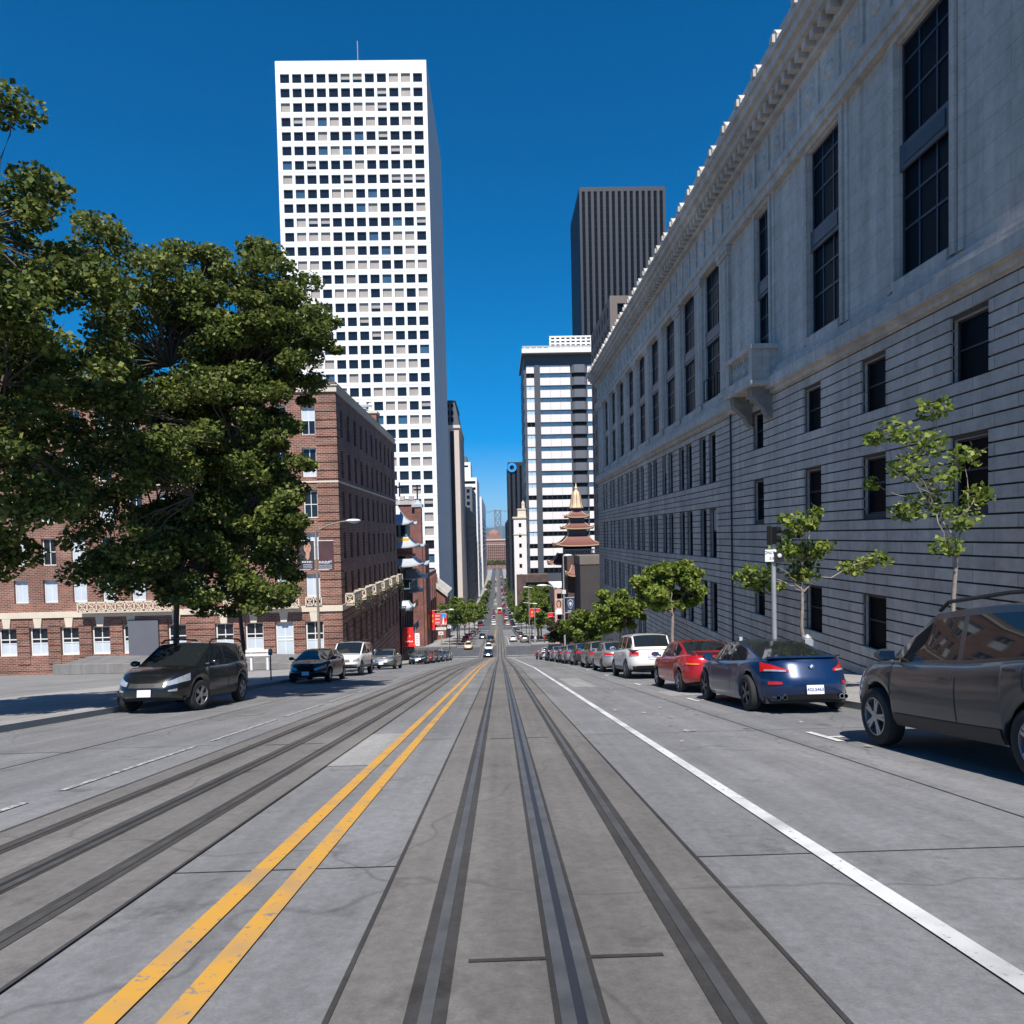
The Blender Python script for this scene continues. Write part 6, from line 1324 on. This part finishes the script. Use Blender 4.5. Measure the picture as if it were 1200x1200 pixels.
mb = MB(); mb.tube([(b.x+.1, yq+.05, g(yq)), (b.x+.1, yq+.05, b.z)], .05, 6, 'pole'); mb.build('bracket', rb)
a, b = at(486.5, 757, yq), at(491.5, 742, yq)
wsn = thing('shop_sign', 'tall white sign board right of the red awning banner', 'sign', ((a.x+b.x)/2, yq, a.z)); mb = MB(); mb.box(a.x, b.x, yq, yq+.15, a.z, b.z, 'signw'); mb.build('board', wsn); mb = MB()
for k in range(4): mb.box(a.x+.2, b.x-.2, yq-.01, yq-.001, a.z+.35+.38*k, a.z+.47+.38*k, 'printg')
mb.box(a.x-.2, a.x+.08, yq-.012, yq-.002, a.z+.02, a.z+.22, 'yellow'); mb.build('print', wsn); mb = MB(); mb.tube([((a.x+b.x)/2, yq+.1, g(yq)), ((a.x+b.x)/2, yq+.1, a.z)], .06, 6, 'pole'); mb.build('post', wsn)
yq = 124.; px0 = at(517, 740, yq).x
lp = thing('lamp_post', 'grey lamp post with street name plates at the near left corner of the crossing', 'street lamp', (px0, yq, g(yq)), 'cobra head lamp posts')
mb = MB(); mb.tube([(px0, yq, g(yq)), (px0, yq, at(517, 716, yq).z)], [.11, .07], 8, 'pole'); mb.build('pole', lp)
mb = MB(); z_ = at(517, 716, yq).z; arm(mb, px0, yq, z_-.1, 1.7, .3); mb.build('arm', lp); mb = MB(); mb.lathe2((px0+1.9, yq, z_+.22), (.5, .2, .13), 10, 6, 'lampw'); mb.build('lamp_head', lp)
for k, (xa, xb, ya, yb2) in enumerate(((511, 523, 738, 735), (514, 519.5, 744, 740))):
    a, b = at(xa, ya, yq), at(xb, yb2, yq); mb = MB(); mb.box(a.x, b.x, yq-.14, yq-.11, a.z, b.z, 'signw'); mb.box(a.x+.15, b.x-.15, yq-.15, yq-.141, a.z+.16, b.z-.16, 'printg'); mb.build('name_plate', lp)
def marks(mb, x0, x1, y, z0, z1):
    mb.box(x0+.05, x0+.32, y-.01, y, z0+.2, z1-.7, 'yellow')
    for q in (.72, .45): c = z0+(z1-z0)*q; xm = x0+(x1-x0)*.7; mb.box(xm-.22, xm+.22, y-.01, y, c-.05, c+.05, 'yellow'); mb.box(xm-.05, xm+.05, y-.012, y-.002, c-.25, c+.28, 'yellow'); mb.box(xm-.14, xm+.14, y-.01, y, c-.2, c-.13, 'yellow')
a, b = at(502, 738, yq), at(509.5, 715, yq); banner('red_banner', 'tall narrow red banner with yellow characters at the left corner', a.x, b.x, yq-.3, a.z, b.z, 'sred', marks, px0, 'banner', 'banners on the lamp posts')
def redwhite(mb, x0, x1, y, z0, z1):
    h = z1-z0; w = x1-x0
    for q, m_ in ((.72, 'signw'), (.42, 'signw'), (.1, 'signw')): mb.box(x0+.1, x1-.1, y-.01, y, z0+h*q, z0+h*(q+.16), m_)
    for i in range(4): mb.box(x0+.2+i*w*.2, x0+.3+i*w*.2, y-.02, y-.01, z0+h*.1, z0+h*.88, 'sred')
a, b = at(510, 732, yq), at(516, 719, yq); banner('street_banner', 'red and white panel banner left of the blue topped picture banner', a.x, b.x, yq-.1, a.z, b.z, 'sred', redwhite, px0, 'banner', 'banners on the lamp posts')
def pic(mb, x0, x1, y, z0, z1): h = z1-z0; w = x1-x0; mb.poly([(x0, y, z0+h*.55), (x1, y, z0+h*.65), (x1, y, z1), (x0, y, z1)], 'logo'); mb.poly([(x0+.1, y-.003, z0+.1), (x0+w*.55, y-.003, z0+.1), (x0+w*.35, y-.003, z0+h*.8)], 'signw'); mb.poly([(x0+w*.6, y-.003, z0), (x1, y-.003, z0), (x1, y-.003, z0+h*.5)], 'cream')
a, b = at(517.6, 732, yq), at(523.5, 719, yq); banner('street_banner', 'red picture banner with a blue top and white peak at the left corner', a.x, b.x, yq-.1, a.z, b.z, 'sred', pic, px0, 'banner', 'banners on the lamp posts')
P = at(526.5, 734, 126); s1 = thing('parking_sign', 'small white sign on a thin dark post at the left side of the crossing', 'sign', (P.x, 126, g(126))); mb = MB(); mb.tube([(P.x, 126, g(126)), (P.x, 126, P.z+.3)], .06, 6, 'dframe'); mb.build('pole', s1); mb = MB(); mb.box(P.x-.33, P.x+.33, 125.9, 125.93, P.z-.35, P.z+.35, 'signw'); mb.box(P.x-.2, P.x+.1, 125.89, 125.899, P.z-.2, P.z+.15, 'printg'); mb.build('plate', s1)
# left: vehicle barrier, low wall, parking meter, posts
yb_ = 60.; gl = g(yb_)
zr_ = at(290, 766, yb_).z; xa, xb = at(250, 766, yb_).x, at(317, 766, yb_).x
gr = thing('guard_rail', 'white double guard rail in front of the brick building', 'railing', ((xa+xb)/2, yb_, gl))
for dz in (0, -.55):
    mb = MB(); mb.box(xa, xb, yb_-.05, yb_+.05, zr_+.1+dz*.6, zr_+.32+dz*.6, 'frame'); mb.build('rail', gr)
for x in np.linspace(xa+.4, xb-.3, 4): mb = MB(); mb.box(x-.09, x+.09, yb_+.051, yb_+.2, gl, zr_+.3, 'frame'); mb.build('post', gr)
lw = thing('low_wall', 'low concrete ramp wall behind the guard rail at the foot of the brick building', 'wall', (-24, 64, g(64)))
mb = MB(); mb.prism([(-40, 63, g(63)), (-17.5, 63, g(63)), (-17.5, 63, g(63)+.4), (-24, 63, g(63)+.7), (-40, 63, g(63)+.9)], (0, .4, 0), 'earth'); mb.prism([(-40, 63.4, g(63)), (-17.5, 63.4, g(63)), (-17.5, 63.4, g(63)+.25), (-24, 63.4, g(63)+.5), (-40, 63.4, g(63)+.7)], (0, 5.5, 0), 'patch'); mb.build('ramp', lw)
pm_ = thing('parking_meter', 'dark parking meter on a thin post beside the left trees', 'parking meter', (-9.9, 30.6, g(30.6)))
def meter(root, x, y):
    z = g(y)+.14; mb = MB(); mb.tube([(x, y, z), (x, y, z+1.1)], .03, 8, 'gframe'); mb.build('post', root); mb = MB(); mb.box(x-.075, x+.075, y-.05, y+.05, z+1.1, z+1.3, 'gframe'); mb.lathe([(.075, -.05), (.075, .05), (0, .05)], (x, y, z+1.3), 14, 'gframe', 'y'); mb.lathe([(.075, -.05), (0, -.05)], (x, y, z+1.3), 14, 'gframe', 'y'); mb.box(x-.045, x+.045, y-.056, y-.05, z+1.22, z+1.34, 'glass_sky'); mb.build('meter_head', root)
P = at(317, 775, 30.6); pm_.location.x = P.x; meter(pm_, P.x, 30.6)
for k, (x, y) in enumerate(((-9.85, 42.), (-9.85, 55.), (7.3, 21.), (7.3, 31.))):
    q = thing('parking_meter', ['dark parking meter behind the white off-roader', 'dark parking meter beside the grey silver saloon on the left', 'grey parking meter on the pavement next to the red saloon', 'grey parking meter on the right pavement past the white vehicle'][k], 'parking meter', (x, y, g(y))); meter(q, x, y)
mb = MB(); hx = at(946, 752, 15.2)
hyd = thing('pavement_box', 'small grey capped meter box on the pavement behind the blue coupe', 'utility box', (hx.x, 15.2, g(15.2)))
mb.tube([(hx.x, 15.2, g(15.2)+.1), (hx.x, 15.2, hx.z-.05)], .05, 8, 'pole'); mb.build('post', hyd); mb = MB(); mb.box(hx.x-.09, hx.x+.09, 15.1, 15.3, hx.z-.08, hx.z+.06, 'pole'); mb.lathe([(.09, hx.z+.06), (.09, hx.z+.1), (.03, hx.z+.16), (0, hx.z+.16)], (hx.x, 15.2, 0), 12, 'pole'); mb.build('meter_head', hyd)

# ------------------------------------------------------------------ people at the crossing
def clothes(name, trousers, top_, hair):
    m, t, b = newmat(name); N, L = t.nodes.new, t.links.new
    tc = N('ShaderNodeTexCoord'); sp_ = N('ShaderNodeSeparateXYZ'); L(tc.outputs['Object'], sp_.inputs[0]); mr = N('ShaderNodeMapRange'); mr.inputs[2].default_value = 1.8; L(sp_.outputs[2], mr.inputs[0])
    cr = N('ShaderNodeValToRGB'); cr.color_ramp.interpolation = 'CONSTANT'; e = cr.color_ramp.elements
    e[0].color = (.02, .02, .02, 1); e[1].position = .045; e[1].color = (*trousers, 1)
    for pos, c in ((.51, top_), (.82, (.45, .27, .20)), (.93, hair)): x = e.new(pos); x.color = (*c, 1)
    L(mr.outputs[0], cr.inputs[0]); L(cr.outputs[0], b.inputs['Base Color']); b.inputs['Roughness'].default_value = .8; return m
def person(x, y, rz_, label, m, stride=.18, sway=1):
    v = [(0, 0, .95), (0, 0, 1.2), (0, 0, 1.42), (0, .01, 1.52), (0, .02, 1.60), (0, .02, 1.72),
         (.10, 0, .90), (.11, stride*.5, .50), (.11, stride, .09), (.11, stride+.14, .04), (-.10, 0, .90), (-.11, -stride*.3, .50), (-.11, -stride, .10), (-.11, -stride+.13, .04),
         (.19, 0, 1.40), (.25, -.06*sway, 1.13), (.26, .06, .90), (.26, .10, .80), (-.19, 0, 1.40), (-.25, .06*sway, 1.13), (-.26, .14, .92), (-.26, .2, .83)]
    e = [(0, 1), (1, 2), (2, 3), (3, 4), (4, 5), (0, 6), (6, 7), (7, 8), (8, 9), (0, 10), (10, 11), (11, 12), (12, 13), (2, 14), (14, 15), (15, 16), (16, 17), (2, 18), (18, 19), (19, 20), (20, 21)]
    r_ = [(.16, .12), (.15, .11), (.17, .10), (.06, .06), (.10, .11), (.08, .09), (.10, .10), (.07, .07), (.05, .06), (.045, .035), (.10, .10), (.07, .07), (.05, .06), (.045, .035), (.06, .06), (.05, .05), (.04, .04), (.045, .03), (.06, .06), (.05, .05), (.04, .04), (.045, .03)]
    me = D.meshes.new('person'); me.from_pydata(v, e, []); me.materials.append(m)
    o = D.objects.new('person', me); COL.objects.link(o); md = o.modifiers.new('skin', 'SKIN'); md.use_smooth_shade = True
    sk = me.skin_vertices[0] if me.skin_vertices else None
    if not sk:
        bm = bmesh.new(); bm.from_mesh(me); bm.verts.layers.skin.verify(); bm.to_mesh(me); bm.free(); sk = me.skin_vertices[0]
    for i, d in enumerate(sk.data): d.radius = r_[i]; d.use_root = (i == 0)
    o.modifiers.new('sub', 'SUBSURF').levels = 1; o.modifiers['sub'].render_levels = 2
    dg = bpy.context.evaluated_depsgraph_get(); m2 = D.meshes.new_from_object(o.evaluated_get(dg)); o.modifiers.clear(); o.data = m2
    o.location = (x, y, g(y)+.14); o.rotation_euler.z = rz_; tag(o, label, 'person', 'people at the crossing'); return o
PM_ = [clothes('clothes_pale', (.25, .25, .28), (.62, .60, .58), (.03, .02, .02)), clothes('clothes_blue', (.03, .04, .09), (.10, .16, .30), (.05, .03, .02)), clothes('clothes_red', (.04, .04, .05), (.45, .05, .05), (.02, .02, .02)), clothes('clothes_tan', (.30, .24, .17), (.55, .50, .42), (.3, .25, .2)), clothes('clothes_black', (.03, .03, .03), (.04, .04, .05), (.03, .02, .02))]
for x, y, rz_, k, lb in ((-10.6, 122.5, .4, 0, 'person in a white top by the left lamp post at the crossing'), (-11.6, 121.5, 2.2, 4, 'person in black left of the one in the white top'), (-9.9, 118., 3.0, 3, 'person in tan clothes standing at the left kerb before the crossing'),
                         (8.0, 122., 1.2, 1, 'person in blue on the right pavement at the crossing'), (8.9, 123., -1.0, 3, 'person in tan clothes next to the one in blue at the right corner'), (7.6, 149., 2.6, 0, 'person in a white top past the crossing on the right'), (9.6, 150., .3, 2, 'person in a red top past the crossing on the right'), (8.4, 112., 0., 4, 'person in black walking away on the right pavement')):
    person(x, y, rz_, lb, PM_[k])

# ------------------------------------------------------------------ thin air over the bay
hm = D.materials.new('air'); hm.use_nodes = True; t_ = hm.node_tree; t_.nodes.remove(t_.nodes['Principled BSDF'])
pv = t_.nodes.new('ShaderNodeVolumePrincipled'); pv.inputs['Color'].default_value = (.36, .62, 1, 1); pv.inputs['Density'].default_value = HAZE = .000045; pv.inputs['Anisotropy'].default_value = 0
t_.links.new(pv.outputs[0], t_.nodes['Material Output'].inputs['Volume'])
mb = MB(); mb.box(-20500, 20500, -500, 30500, -65, 300, hm); hz = mb.build('haze'); tag(hz, kind='stuff')
